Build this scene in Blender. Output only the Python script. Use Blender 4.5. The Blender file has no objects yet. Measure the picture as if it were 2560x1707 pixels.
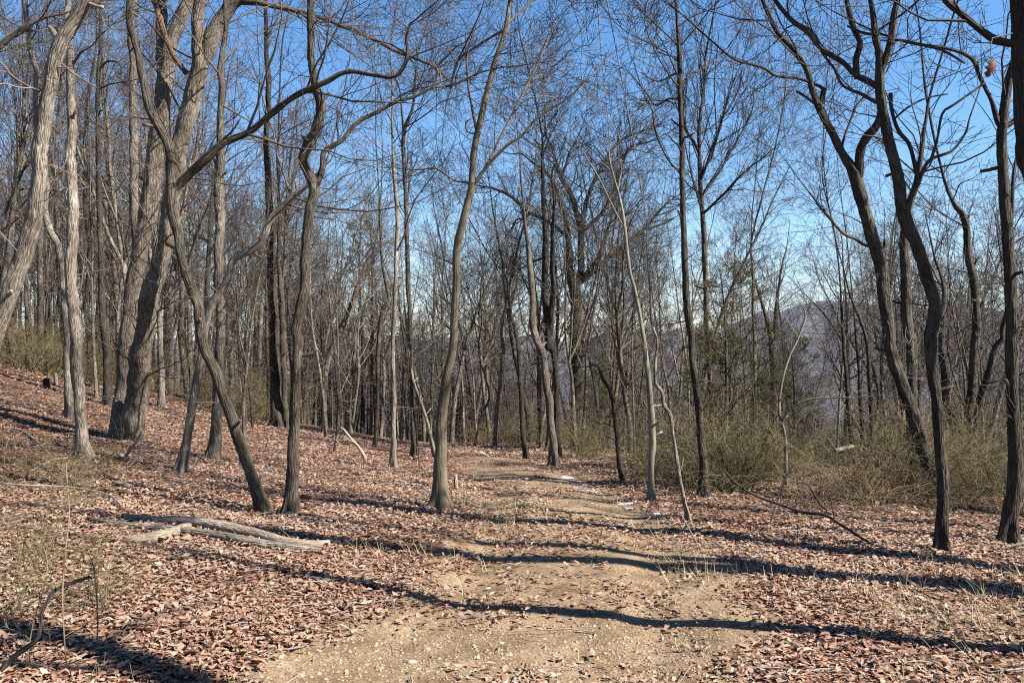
import bpy, math
import numpy as np

# ------------------------------------------------------------------ camera, sky, sun, exposure
scene = bpy.context.scene
COL = scene.collection
cam_data = bpy.data.cameras.new("camera")
cam_data.sensor_width = 36.0
cam_data.lens = 18.0 / math.tan(math.radians(31.0))
cam_data.clip_start = 0.05
cam_data.clip_end = 30000.0
cam = bpy.data.objects.new("camera", cam_data)
COL.objects.link(cam)
CAMZ = 1.6
cam.location = (0, 0, CAMZ)
cam.rotation_euler = (math.radians(90), 0, 0)
scene.camera = cam

SUN_AZ, SUN_EL = 109.0, 40.0          # clockwise from the view direction (+Y), degrees
world = bpy.data.worlds.new("World")
scene.world = world
world.use_nodes = True
wn = world.node_tree
wn.nodes.clear()
sky = wn.nodes.new("ShaderNodeTexSky")
sky.sky_type = 'NISHITA'
sky.sun_disc = False
sky.sun_elevation = math.radians(SUN_EL)
sky.sun_rotation = math.radians(SUN_AZ)
sky.altitude = 400
sky.air_density = 1.0
sky.dust_density = 0.4
sky.ozone_density = 3.0
hsv = wn.nodes.new("ShaderNodeHueSaturation")
hsv.inputs['Saturation'].default_value = 1.28
hsv.inputs['Value'].default_value = 1.0
wn.links.new(sky.outputs[0], hsv.inputs['Color'])
bg = wn.nodes.new("ShaderNodeBackground")
bg.inputs['Strength'].default_value = 0.05
wo = wn.nodes.new("ShaderNodeOutputWorld")
wn.links.new(hsv.outputs[0], bg.inputs['Color'])
wn.links.new(bg.outputs[0], wo.inputs['Surface'])

sun_data = bpy.data.lights.new("sun", 'SUN')
sun_data.energy = 5.0
sun_data.angle = math.radians(0.53)
sun_data.color = (1.0, 0.93, 0.83)
sun = bpy.data.objects.new("sun", sun_data)
COL.objects.link(sun)
sun.rotation_euler = (math.radians(90 - SUN_EL), 0, math.radians(180 - SUN_AZ))
sun.location = (20, -8, 30)

scene.view_settings.view_transform = 'Standard'
scene.view_settings.look = 'None'
scene.view_settings.gamma = 1.0
scene.view_settings.exposure = 2.05
try:
    scene.cycles.max_bounces = 4
    scene.cycles.diffuse_bounces = 1
    scene.cycles.glossy_bounces = 1
    scene.cycles.transparent_max_bounces = 4
    scene.cycles.volume_bounces = 0
    scene.cycles.use_denoising = False
    scene.cycles.filter_width = 1.15
except Exception:
    pass

FOC, PCX, PCY = 1280 / math.tan(math.radians(31.0)), 1280.0, 853.5     # in pixels of the full-size photograph
RNG = np.random.default_rng(7)

# ------------------------------------------------------------------ noise and terrain
def _hash(ix, iy, seed):
    h = (ix.astype(np.int64) * 374761393 + iy.astype(np.int64) * 668265263 + seed * 1442695041) & 0xFFFFFFFF
    h = ((h ^ (h >> 13)) * 1274126177) & 0xFFFFFFFF
    return ((h ^ (h >> 16)) & 0xFFFF) / 65535.0

def vnoise(x, y, seed=0, per=None):
    x = np.asarray(x, float); y = np.asarray(y, float)
    ix = np.floor(x); iy = np.floor(y)
    fx = x - ix; fy = y - iy
    fx = fx * fx * (3 - 2 * fx); fy = fy * fy * (3 - 2 * fy)
    jx = ix + 1
    if per:
        ix = ix % per; jx = jx % per
    a = _hash(ix, iy, seed); b = _hash(jx, iy, seed)
    c = _hash(ix, iy + 1, seed); d = _hash(jx, iy + 1, seed)
    return (a * (1 - fx) + b * fx) * (1 - fy) + (c * (1 - fx) + d * fx) * fy - 0.5

PY = [-60, 0, 4, 6, 7.5, 10, 13, 16, 19, 24, 30, 45, 80]
PX = [0.0, -0.2, -0.05, 0.45, 0.48, 0.34, -0.15, -0.75, -1.6, -4.2, -9, -24, -60]
def path_x(Y):
    return np.interp(Y, PY, PX)

ZY = [-60, 0, 7, 9, 12, 16, 20, 24, 30, 40, 60, 90, 150, 300, 600, 1200, 9000]
ZZ = [0.4, 0, 0.0, -0.03, -0.16, -0.45, -0.82, -1.32, -2.2, -4.0, -8.5, -16, -31, -72, -130, -160, -160]
_zy = np.linspace(-60, 9000, 36241)
_zz = np.interp(_zy, ZY, ZZ)
_k = np.ones(17) / 17.0
_zz = np.convolve(np.pad(_zz, 8, mode='edge'), _k, mode='valid')

def ground(X, Y):
    X = np.asarray(X, float); Y = np.asarray(Y, float)
    zl = np.interp(Y, _zy, _zz)
    u = X - path_x(Y)
    v = np.clip(-(X - np.maximum(path_x(Y), -1.0)) - 1.2, 0, None)
    vl = np.minimum(v, 20.0)
    left = 0.12 * vl + 0.008 * vl * vl
    left = left + 0.10 * (v - vl) * np.exp(-(v - vl) / 60)
    fade = np.clip((150 - Y) / 110, 0, 1) * np.interp(Y, [4, 8, 10, 13, 16], [0.35, 0.45, 0.56, 0.78, 1.05])
    left = left * fade
    w = np.clip(u - 2.2, 0, None)
    right = -0.016 * np.minimum(w, 14) ** 2 - 0.3 * np.clip(w - 14, 0, 300)
    rfade = np.clip((400 - Y) / 300, 0.0, 1)
    z = zl + left + right * rfade
    near = np.exp(-np.maximum(Y, 0) / 60)
    z = z + near * (0.12 * vnoise(X * 0.35, Y * 0.35, 1) * np.clip(np.abs(u) / 2.5, 0.15, 1)
                    + 0.05 * vnoise(X * 1.3, Y * 1.3, 2) + 0.018 * vnoise(X * 5, Y * 5, 3) + 0.008 * vnoise(X * 13, Y * 13, 4))
    # wheel ruts of the trail
    z = z - near * 0.035 * np.exp(-((np.abs(u) - 0.62) / 0.22) ** 2)
    return np.maximum(z, -165)

def path_mask(X, Y):
    u = X - path_x(Y)
    e = 1.22 + 0.4 * vnoise(X * 0.8, Y * 0.8, 11) + 0.25 * vnoise(X * 3, Y * 3, 12)
    e = e * np.interp(Y, [4, 6, 7.5, 10, 14, 20], [1.08, 0.95, 0.84, 0.74, 0.6, 0.5])
    m = 1 - np.clip((np.abs(u) - e + 0.28) / 0.56, 0, 1)
    verge = np.clip((X - 0.9) / 0.5, 0, 1) * np.clip((6.3 - Y) / 0.7, 0, 1) * np.clip(0.35 + 2.2 * vnoise(X * 0.8, Y * 1.0, 15) + 1.2 * vnoise(X * 2.6, Y * 2.6, 16), 0, 1)
    return np.maximum(m, 0.62 * verge)

def pix_ray(x, y):
    return (x - PCX) / FOC, (PCY - y) / FOC

_YS = np.concatenate([np.arange(2.5, 40, 0.02), np.arange(40, 200, 0.2)])
def hit(x, y):
    a, b = pix_ray(x, y)
    d = CAMZ + b * _YS - ground(a * _YS, _YS)
    i = np.nonzero(d < 0)[0]
    if len(i) == 0 or _YS[i[0]] > 30:        # grazing ray: where the ground comes closest to it
        k = (_YS > 9) & (_YS < 26)
        return float(_YS[k][np.argmin(d[k] / _YS[k])])
    return float(_YS[i[0]])

def gpt(x, y, lift=0.0):
    Y = hit(x, y); a, b = pix_ray(x, y)
    return np.array([a * Y, Y, float(ground(a * Y, Y)) + lift])

# ------------------------------------------------------------------ materials
def new_mat(name):
    m = bpy.data.materials.new(name); m.use_nodes = True
    nt = m.node_tree
    b = nt.nodes['Principled BSDF']
    b.inputs['Roughness'].default_value = 0.9
    if 'Specular IOR Level' in b.inputs:
        b.inputs['Specular IOR Level'].default_value = 0.2
    return m, nt, b

def node(nt, t, **kw):
    n = nt.nodes.new(t)
    for k, v in kw.items():
        setattr(n, k, v)
    return n

def ramp(nt, fac, stops):
    r = node(nt, 'ShaderNodeValToRGB')
    e = r.color_ramp.elements
    while len(e) < len(stops):
        e.new(0.5)
    for i, (p, c) in enumerate(stops):
        e[i].position = p; e[i].color = (c[0], c[1], c[2], 1)
    nt.links.new(fac, r.inputs[0])
    return r.outputs[0]

def noise(nt, vec, scale, detail=3, rough=0.55):
    n = node(nt, 'ShaderNodeTexNoise')
    n.inputs['Scale'].default_value = scale
    n.inputs['Detail'].default_value = detail
    n.inputs['Roughness'].default_value = rough
    if vec is not None:
        nt.links.new(vec, n.inputs['Vector'])
    return n.outputs[0]

def math_node(nt, op, a, b):
    n = node(nt, 'ShaderNodeMath', operation=op)
    for i, v in enumerate((a, b)):
        if isinstance(v, (int, float)):
            n.inputs[i].default_value = v
        else:
            nt.links.new(v, n.inputs[i])
    return n.outputs[0]

def mix(nt, fac, a, b, blend='MIX'):
    n = node(nt, 'ShaderNodeMix', data_type='RGBA', blend_type=blend)
    for sock, v in ((n.inputs[0], fac), (n.inputs[6], a), (n.inputs[7], b)):
        if isinstance(v, (int, float)):
            sock.default_value = v
        elif isinstance(v, tuple):
            sock.default_value = (v[0], v[1], v[2], 1)
        else:
            nt.links.new(v, sock)
    return n.outputs[2]

ALB = 0.60
def dim(c, k=None):
    k = ALB if k is None else k
    return tuple(v * k for v in c)

def bark_material(name, dark, mid, pale, lichen, lichen_amount=0.5, ridge=40.0, depth=0.012):
    dark, mid, pale, lichen = (dim(q) for q in (dark, mid, pale, lichen))
    m, nt, b = new_mat(name)
    at = node(nt, 'ShaderNodeAttribute', attribute_name='bark')
    mp = node(nt, 'ShaderNodeMapping')
    mp.inputs['Scale'].default_value = (1, 1, 0.16)
    nt.links.new(at.outputs['Vector'], mp.inputs['Vector'])
    nv = node(nt, 'ShaderNodeTexNoise')
    nv.inputs['Scale'].default_value = ridge * 0.5
    nt.links.new(mp.outputs[0], nv.inputs['Vector'])
    wob = node(nt, 'ShaderNodeVectorMath', operation='MULTIPLY_ADD')
    nt.links.new(nv.outputs['Color'], wob.inputs[0])
    wob.inputs[1].default_value = (0.02, 0.02, 0.02)
    nt.links.new(mp.outputs[0], wob.inputs[2])
    vo = node(nt, 'ShaderNodeTexVoronoi', feature='DISTANCE_TO_EDGE')
    vo.inputs['Scale'].default_value = ridge
    nt.links.new(wob.outputs[0], vo.inputs['Vector'])
    n1 = noise(nt, mp.outputs[0], ridge * 1.7, 4, 0.65)
    n2 = noise(nt, at.outputs['Vector'], 5.0, 4, 0.6)
    n3 = noise(nt, at.outputs['Vector'], 1.1, 2, 0.5)
    c = ramp(nt, n1, [(0.32, dark), (0.5, mid), (0.7, pale)])
    lf = ramp(nt, n2, [(0.5, (0, 0, 0)), (0.66, (1, 1, 1))])
    lfm = math_node(nt, 'MULTIPLY', lf, lichen_amount)
    c = mix(nt, lfm, c, lichen)
    dk = ramp(nt, n3, [(0.3, (0.52, 0.5, 0.48)), (0.65, (1.15, 1.15, 1.13))])
    c = mix(nt, 1.0, c, dk, 'MULTIPLY')
    oi = node(nt, 'ShaderNodeObjectInfo')
    tint = ramp(nt, oi.outputs['Random'], [(0.0, (0.72, 0.70, 0.68)), (0.5, (1, 0.98, 0.95)), (1.0, (1.2, 1.15, 1.08))])
    c = mix(nt, 1.0, c, tint, 'MULTIPLY')
    nt.links.new(c, b.inputs['Base Color'])
    h = math_node(nt, 'MINIMUM', vo.outputs['Distance'], 0.22)
    h = math_node(nt, 'MULTIPLY', h, 4.0)
    h2 = math_node(nt, 'MULTIPLY', n1, 0.6)
    hh = math_node(nt, 'ADD', h, h2)
    bp = node(nt, 'ShaderNodeBump')
    bp.inputs['Strength'].default_value = 0.9
    bp.inputs['Distance'].default_value = depth
    nt.links.new(hh, bp.inputs['Height'])
    nt.links.new(bp.outputs[0], b.inputs['Normal'])
    b.inputs['Roughness'].default_value = 0.95
    return m

def twig_material(name, col_a, col_b):
    m, nt, b = new_mat(name)
    at = node(nt, 'ShaderNodeAttribute', attribute_name='bark')
    n1 = noise(nt, at.outputs['Vector'], 9.0, 2)
    c = ramp(nt, n1, [(0.3, dim(col_a, 0.7)), (0.7, dim(col_b, 0.7))])
    nt.links.new(c, b.inputs['Base Color'])
    b.inputs['Roughness'].default_value = 0.75
    return m

BARK = {
    'pale': bark_material('pale_grey_bark', (0.095, 0.08, 0.065), (0.26, 0.228, 0.192), (0.43, 0.39, 0.34), (0.46, 0.45, 0.39), 0.5),
    'grey': bark_material('grey_oak_bark', (0.06, 0.05, 0.04), (0.185, 0.16, 0.134), (0.33, 0.29, 0.248), (0.33, 0.33, 0.28), 0.45),
    'brown': bark_material('brown_oak_bark', (0.027, 0.022, 0.017), (0.088, 0.073, 0.058), (0.19, 0.165, 0.136), (0.19, 0.205, 0.15), 0.45),
    'dark': bark_material('dark_shaded_bark', (0.03, 0.024, 0.02), (0.06, 0.05, 0.042), (0.11, 0.095, 0.08), (0.13, 0.14, 0.11), 0.3),  # dark bark; on the slim blackish trunk its colour stands in for shade
    'smooth': bark_material('smooth_olive_bark', (0.13, 0.115, 0.08), (0.20, 0.175, 0.125), (0.26, 0.23, 0.17), (0.32, 0.29, 0.22), 0.4, 20.0, 0.003),
    'beech': bark_material('smooth_pale_bark', (0.15, 0.14, 0.105), (0.235, 0.22, 0.17), (0.32, 0.30, 0.24), (0.36, 0.35, 0.29), 0.4, 18.0, 0.002),
    'log': bark_material('weathered_log_wood', (0.20, 0.16, 0.125), (0.44, 0.37, 0.30), (0.62, 0.55, 0.46), (0.30, 0.27, 0.22), 0.35, 60.0, 0.006),
    'split': bark_material('split_orange_wood', (0.13, 0.07, 0.04), (0.26, 0.16, 0.10), (0.38, 0.27, 0.18), (0.28, 0.2, 0.14), 0.3, 60.0, 0.006),
}
TWIG = {
    'grey': twig_material('grey_twig_bark', (0.055, 0.044, 0.037), (0.13, 0.105, 0.088)),
    'dark': twig_material('dark_twig_bark', (0.026, 0.021, 0.018), (0.062, 0.051, 0.043)),
    'pale': twig_material('pale_twig_bark', (0.16, 0.135, 0.112), (0.30, 0.26, 0.22)),
    'briar': twig_material('green_briar_stem', (0.08, 0.072, 0.031), (0.22, 0.178, 0.092)),
    'dry': twig_material('dry_brown_stem', (0.13, 0.09, 0.05), (0.25, 0.18, 0.10)),
}

# ------------------------------------------------------------------ mesh helpers
def make_mesh(name, V, F, mat, attrs=None, smooth=True):
    """V (n,3); F list of (m,k) integer arrays."""
    me = bpy.data.meshes.new(name)
    F = [f for f in F if len(f)]
    me.vertices.add(len(V))
    me.vertices.foreach_set('co', np.ascontiguousarray(V, np.float32).ravel())
    li = np.concatenate([f.ravel() for f in F]).astype(np.int32)
    lt = np.concatenate([np.full(len(f), f.shape[1], np.int32) for f in F])
    ls = np.concatenate([[0], np.cumsum(lt)[:-1]]).astype(np.int32)
    me.loops.add(len(li)); me.loops.foreach_set('vertex_index', li)
    me.polygons.add(len(lt)); me.polygons.foreach_set('loop_start', ls)
    me.polygons.foreach_set('use_smooth', np.full(len(lt), smooth, bool))
    for an, (ty, dat) in (attrs or {}).items():
        a = me.attributes.new(an, ty, 'POINT')
        a.data.foreach_set('vector' if ty == 'FLOAT_VECTOR' else 'value', np.ascontiguousarray(dat, np.float32).ravel())
    me.update(calc_edges=True)
    if mat is not None:
        me.materials.append(mat)
    return me

def unit(v):
    return v / np.maximum(np.linalg.norm(v, axis=-1, keepdims=True), 1e-9)

class Tubes:
    def __init__(self):
        self.V = []; self.F = []; self.B = []; self.n = 0
    def add(self, pts, rad, S=3, cap=False, lump=0.0, ridge=0.0, foot=None, flare=0.8):
        pts = np.asarray(pts, float); rad = np.asarray(rad, float)
        if pts.ndim == 2:
            pts = pts[None]; rad = rad[None]
        N, K, _ = pts.shape
        T = np.gradient(pts, axis=1)
        T = unit(T)
        m = unit(pts[:, -1] - pts[:, 0] + 1e-6)
        ax = np.eye(3)[np.argmin(np.abs(m), axis=1)]
        ref = unit(np.cross(m, ax))[:, None, :]
        n = unit(ref - (ref * T).sum(-1, keepdims=True) * T)
        b = np.cross(T, n)
        th = np.arange(S) * 2 * np.pi / S
        c, s = np.cos(th), np.sin(th)
        rr = rad[:, :, None] * np.ones(S)
        seg = np.linalg.norm(np.diff(pts, axis=1), axis=-1)
        vlen = np.concatenate([np.zeros((N, 1)), np.cumsum(seg, axis=1)], axis=1)
        off = (np.arange(N) * 7.31 + self.n * 0.0137)[:, None] % 97
        R0 = np.maximum(rad.max(axis=1), 0.004)[:, None]
        if lump > 0:
            ang = vlen[:, :, None] * 2.2 + off[:, :, None]
            q = vnoise(3 + 1.6 * c + 0 * ang, ang + 1.6 * s, 5) + 0.5 * vnoise(9 + 3.5 * c + 0 * ang, 2.6 * ang + 3.5 * s, 6)
            rr = rr * (1 + lump * q)
        if foot is not None:                 # roots spreading at the ground
            hh = np.maximum(pts[:, :, 2] - foot, 0)[:, :, None]
            sp = 0.65 + 0.35 * np.sin(th * 4 + off[0, 0] * 3)[None, None, :] + 0.3 * np.sin(th * 3 + 1.7)[None, None, :]
            rr = rr * (1 + np.clip(sp, 0, 2) * flare * (0.75 * np.exp(-hh / 0.09) + 0.22 * np.exp(-hh / 0.35)))
        if ridge > 0:
            # furrows of the bark: a network of grooves drawn out along the stem
            rm = float(np.median(rad))
            per = max(5, int(round(2 * np.pi * rm / 0.042)))
            uu = (th / (2 * np.pi) * per)[None, None, :] + 0 * rr
            vv = (vlen + off)[:, :, None] + 0 * rr
            wv = vnoise(uu, vv / 0.10, 81, per)
            g1 = np.clip(np.abs(vnoise(uu + 0 * wv, vv / 0.17 + wv, 82, per)) * 6.5, 0, 1)
            g2 = np.clip(np.abs(vnoise(uu * 2, vv / 0.08, 83, per * 2)) * 5, 0, 1)
            rr = rr - np.minimum(ridge, 0.2 * rr) * (1 - g1 * (0.65 + 0.35 * g2))
        P = pts[:, :, None, :] + rr[..., None] * (c[None, None, :, None] * n[:, :, None, :] + s[None, None, :, None] * b[:, :, None, :])
        B = np.stack([R0[:, :, None] * c + 0 * vlen[:, :, None], R0[:, :, None] * s + 0 * vlen[:, :, None],
                      (vlen + off)[:, :, None] + 0 * c], axis=-1)
        idx = self.n + np.arange(N * K * S).reshape(N, K, S)
        a0 = idx[:, :-1, :]; a1 = idx[:, 1:, :]
        q = np.stack([a0, np.roll(a0, -1, 2), np.roll(a1, -1, 2), a1], axis=-1).reshape(-1, 4)
        self.V.append(P.reshape(-1, 3)); self.B.append(B.reshape(-1, 3)); self.F.append(q)
        self.n += N * K * S
        if cap:
            for i in range(N):
                for k in (0, K - 1):
                    ring = idx[i, k]
                    self.V.append((pts[i, k] + T[i, k] * rad[i, k] * (0.25 if k else -0.25))[None]); self.B.append(B[i, k].mean(0)[None])
                    ci = self.n; self.n += 1
                    nx = np.roll(ring, -1)
                    tri = np.stack([ring, nx, np.full(S, ci)], axis=1) if k else np.stack([nx, ring, np.full(S, ci)], axis=1)
                    self.F.append(tri)
    def mesh(self, name, mat):
        quads = [f for f in self.F if f.shape[1] == 4]; tris = [f for f in self.F if f.shape[1] == 3]
        F = ([np.concatenate(quads)] if quads else []) + ([np.concatenate(tris)] if tris else [])
        return make_mesh(name, np.concatenate(self.V), F, mat, {'bark': ('FLOAT_VECTOR', np.concatenate(self.B))})

def link(name, me, parent=None):
    o = bpy.data.objects.new(name, me)
    COL.objects.link(o)
    if parent is not None:
        o.parent = parent
    return o

def tag(o, label=None, cat=None, group=None, kind=None):
    for k, v in (('label', label), ('category', cat), ('group', group), ('kind', kind)):
        if v:
            o[k] = v
    return o

def root(name, loc, label, cat, group=None):
    o = bpy.data.objects.new(name, None)
    COL.objects.link(o)
    o.location = [float(q) for q in loc]
    o.empty_display_size = 0.2
    return tag(o, label, cat, group)

# ------------------------------------------------------------------ growth, all branches of one order at a time
def grow(rng, P, D, L, R, K, wig, up, tip=0.35, rmin=0.0018):
    N = len(P)
    pts = np.empty((N, K, 3)); pts[:, 0] = P
    d = unit(D); step = (L / (K - 1))[:, None]
    upv = np.array([0, 0, 1.0])
    for k in range(1, K):
        pts[:, k] = pts[:, k - 1] + d * step
        d = unit(d + rng.normal(0, wig, (N, 3)) + upv * up)
    t = np.linspace(0, 1, K)
    rad = np.maximum(R[:, None] * (1 - (1 - tip) * t[None]), rmin)
    return pts, rad

def sprout(rng, pts, rad, n, t0, t1, ang, ratio, rratio, lmin=0.1, lmax=9.0, flat=0.0, rmin=0.002):
    N, K, _ = pts.shape
    plen = np.linalg.norm(np.diff(pts, axis=1), axis=-1).sum(1)
    cnt = n if np.ndim(n) else np.full(N, n)
    pi = np.repeat(np.arange(N), cnt)
    M = len(pi)
    if M == 0:
        return np.zeros((0, 3)), np.zeros((0, 3)), np.zeros(0), np.zeros(0)
    t = t0 + (t1 - t0) * rng.random(M) ** 0.85
    f = t * (K - 1); k = np.minimum(f.astype(int), K - 2); w = (f - k)[:, None]
    P = pts[pi, k] * (1 - w) + pts[pi, k + 1] * w
    T = unit(pts[pi, k + 1] - pts[pi, k])
    r = rad[pi, k] * (1 - w[:, 0]) + rad[pi, k + 1] * w[:, 0]
    q = rng.normal(size=(M, 3)); q[:, 2] *= (1 - flat)
    q = unit(q - (q * T).sum(-1, keepdims=True) * T)
    a = np.radians(rng.normal(ang, 13, M))[:, None]
    D = np.cos(a) * T + np.sin(a) * q
    L = np.clip(plen[pi] * ratio * (1.15 - 0.65 * t) * rng.uniform(0.55, 1.3, M), lmin, lmax)
    R = np.maximum(np.minimum(r * rratio * rng.uniform(0.8, 1.15, M), r * 0.9), rmin)
    return P, D, L, R

def crown_from(rng, tb, pts, rad, n, t0, t1, scale=1.0, ang=52, l1=(0.5, 2.0), dens=(6, 5, 3), up=0.06, rcap=0.018, thin=1.0):
    """Twigs on one long stem pts (K,3)."""
    plen = np.linalg.norm(np.diff(pts, axis=0), axis=-1).sum()
    P, D, L, R = sprout(rng, pts[None], rad[None], n, t0, t1, ang, 0.3, 0.4, 0.1, 9)
    L = rng.uniform(l1[0], l1[1], len(L)) * scale
    R = np.minimum(R, np.minimum(rcap, 0.0045 + 0.0048 * L))
    p1, r1 = grow(rng, P, D, L, R, 8, 0.17, up, 0.3)
    tb.add(p1, r1, 4)
    a = sprout(rng, p1, r1, dens[0], 0.12, 1.0, 46, 0.5, 0.62, 0.25, 1.4)
    p2, r2 = grow(rng, *a, 7, 0.15, up, 0.4, 0.0026 * thin)
    tb.add(p2, r2, 3)
    a = sprout(rng, p2, r2, dens[1], 0.12, 1.0, 44, 0.52, 0.66, 0.15, 0.75)
    p3, r3 = grow(rng, *a, 5, 0.15, up, 0.5, 0.0022 * thin)
    tb.add(p3, r3, 3)
    if dens[2]:
        a = sprout(rng, p3, r3, dens[2], 0.2, 1.0, 44, 0.55, 0.7, 0.08, 0.35)
        p4, r4 = grow(rng, *a, 3, 0.22, up, 0.6, 0.0016 * thin)
        tb.add(p4, r4, 3)

def catmull(p, step):
    """p (n,d) resampled about every step (first 3 columns are the position)."""
    p = np.asarray(p, float)
    q = np.vstack([2 * p[0] - p[1], p, 2 * p[-1] - p[-2]])
    out = []
    for i in range(1, len(q) - 2):
        L = np.linalg.norm(q[i + 1, :3] - q[i, :3])
        m = max(2, int(round(L / step)))
        t = (np.arange(m) / m)[:, None]
        a, b, c, d = q[i - 1], q[i], q[i + 1], q[i + 2]
        out.append(0.5 * (2 * b + (c - a) * t + (2 * a - 5 * b + 4 * c - d) * t * t + (3 * b - a - 3 * c + d) * t ** 3))
    out.append(p[-1][None])
    return np.vstack(out)

# ------------------------------------------------------------------ the sheet of ground, the far ridge
def build_ground():
    n, m = 460, 470
    tx = np.linspace(-1, 1, n)
    xs = 6500 * np.sinh(9.2 * tx) / np.sinh(9.2)
    ty = np.linspace(-0.62, 1, m)
    ys = 5.0 + 6995 * np.sinh(9.3 * ty) / np.sinh(9.3)
    X, Y = np.meshgrid(xs, ys)
    Z = ground(X, Y)
    V = np.stack([X, Y, Z], -1).reshape(-1, 3)
    i = np.arange(n * m).reshape(m, n)
    F = np.stack([i[:-1, :-1], i[:-1, 1:], i[1:, 1:], i[1:, :-1]], -1).reshape(-1, 4)
    pm = path_mask(X, Y) * np.clip((40 - Y) / 10, 0, 1)
    m_, nt, b = new_mat('forest_floor')
    at = node(nt, 'ShaderNodeAttribute', attribute_name='trail')
    tc = node(nt, 'ShaderNodeNewGeometry')
    pos = tc.outputs['Position']
    vo = node(nt, 'ShaderNodeTexVoronoi', feature='F1'); vo.inputs['Scale'].default_value = 15
    nt.links.new(pos, vo.inputs['Vector'])
    sep = node(nt, 'ShaderNodeSeparateColor'); nt.links.new(vo.outputs['Color'], sep.inputs[0])
    leafc = ramp(nt, sep.outputs[0], [(0.0, (0.036, 0.018, 0.011)), (0.35, (0.084, 0.043, 0.025)), (0.7, (0.145, 0.085, 0.054)), (1.0, (0.21, 0.14, 0.095))])
    hum = noise(nt, pos, 1.7, 4)
    humc = ramp(nt, hum, [(0.35, (0.55, 0.5, 0.48)), (0.65, (1.0, 1.0, 1.0))])
    leafc = mix(nt, 1.0, leafc, humc, 'MULTIPLY')
    g1 = noise(nt, pos, 55, 4, 0.7)
    g2 = noise(nt, pos, 3.2, 4, 0.6)
    sand = ramp(nt, g1, [(0.3, (0.075, 0.051, 0.032)), (0.52, (0.175, 0.126, 0.081)), (0.72, (0.27, 0.207, 0.143))])
    sandt = ramp(nt, g2, [(0.36, (0.55, 0.5, 0.42)), (0.62, (1.05, 1.03, 1.0))])
    sand = mix(nt, 1.0, sand, sandt, 'MULTIPLY')
    g3 = noise(nt, pos, 0.9, 3, 0.6)
    moss = ramp(nt, g3, [(0.60, (0, 0, 0)), (0.68, (1, 1, 1))])
    mossm = math_node(nt, 'MULTIPLY', moss, 0.55)
    sand = mix(nt, mossm, sand, (0.10, 0.088, 0.03))
    rust = ramp(nt, g3, [(0.30, (1, 1, 1)), (0.36, (0, 0, 0))])
    rustm = math_node(nt, 'MULTIPLY', rust, 0.6)
    sand = mix(nt, rustm, sand, (0.20, 0.085, 0.03))
    wob = math_node(nt, 'SUBTRACT', noise(nt, pos, 9, 4, 0.65), 0.5)
    wob = math_node(nt, 'MULTIPLY', wob, 0.9)
    f = math_node(nt, 'ADD', at.outputs['Fac'], wob)
    f = ramp(nt, f, [(0.40, (0, 0, 0)), (0.62, (1, 1, 1))])
    c = mix(nt, f, leafc, sand)
    # wooded valley seen from afar
    far = node(nt, 'ShaderNodeAttribute', attribute_name='far')
    w1 = noise(nt, pos, 0.06, 5, 0.7)
    wood = ramp(nt, w1, [(0.35, (0.014, 0.011, 0.009)), (0.55, (0.03, 0.023, 0.018)), (0.75, (0.055, 0.043, 0.035))])
    c = mix(nt, far.outputs['Fac'], c, wood)
    nt.links.new(c, b.inputs['Base Color'])
    bp = node(nt, 'ShaderNodeBump'); bp.inputs['Strength'].default_value = 0.7; bp.inputs['Distance'].default_value = 0.012
    hsum = math_node(nt, 'ADD', g1, math_node(nt, 'MULTIPLY', vo.outputs['Distance'], 0.8))
    nt.links.new(hsum, bp.inputs['Height']); nt.links.new(bp.outputs[0], b.inputs['Normal'])
    farv = np.clip((np.hypot(X, Y) - 60) / 60, 0, 1)
    me = make_mesh('ground', V, [F], m_, {'trail': ('FLOAT', pm), 'far': ('FLOAT', farv)})
    tag(link('ground', me), kind='structure')

def build_hills():
    m_, nt, b = new_mat('wooded_ridge')
    g = node(nt, 'ShaderNodeNewGeometry')
    w1 = noise(nt, g.outputs['Position'], 0.012, 6, 0.7)
    c = ramp(nt, w1, [(0.35, (0.012, 0.010, 0.009)), (0.55, (0.03, 0.025, 0.021)), (0.75, (0.06, 0.05, 0.042))])
    nt.links.new(c, b.inputs['Base Color'])
    n, m = 220, 40
    a = np.radians(np.linspace(-62, 75, n))
    u = np.linspace(0, 1, m)
    A, U = np.meshgrid(a, u)
    deg = np.degrees(A)
    top = 4300 * np.tan(np.radians(np.interp(deg, [-62, -30, -10, 5, 14, 20, 26, 34, 75], [0.1, 0.2, 0.2, 0.3, 1.1, 2.3, 2.3, 2.5, 1.8])))
    top = top + 40 * vnoise(deg * 0.25, 0 * deg, 21) + 22 * vnoise(deg * 0.9, 0 * deg, 22)
    prof = np.where(U < 0.6, np.sin(np.clip(U / 0.6, 0, 1) * np.pi / 2) ** 1.6, np.cos((U - 0.6) / 0.4 * np.pi / 2) * 0.8 + 0.2)
    Rr = 2600 + U * 3200 + 260 * vnoise(deg * 0.5, U * 4, 23)
    Z = -175 + (top + 175) * prof + 60 * vnoise(deg * 0.8, U * 6, 24) * np.sin(U * np.pi)
    V = np.stack([Rr * np.sin(A), Rr * np.cos(A), Z], -1).reshape(-1, 3)
    i = np.arange(n * m).reshape(m, n)
    F = np.stack([i[:-1, :-1], i[:-1, 1:], i[1:, 1:], i[1:, :-1]], -1).reshape(-1, 4)
    tag(link('hills', make_mesh('hills', V, [F], m_)), kind='structure')

build_ground()
build_hills()

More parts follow.
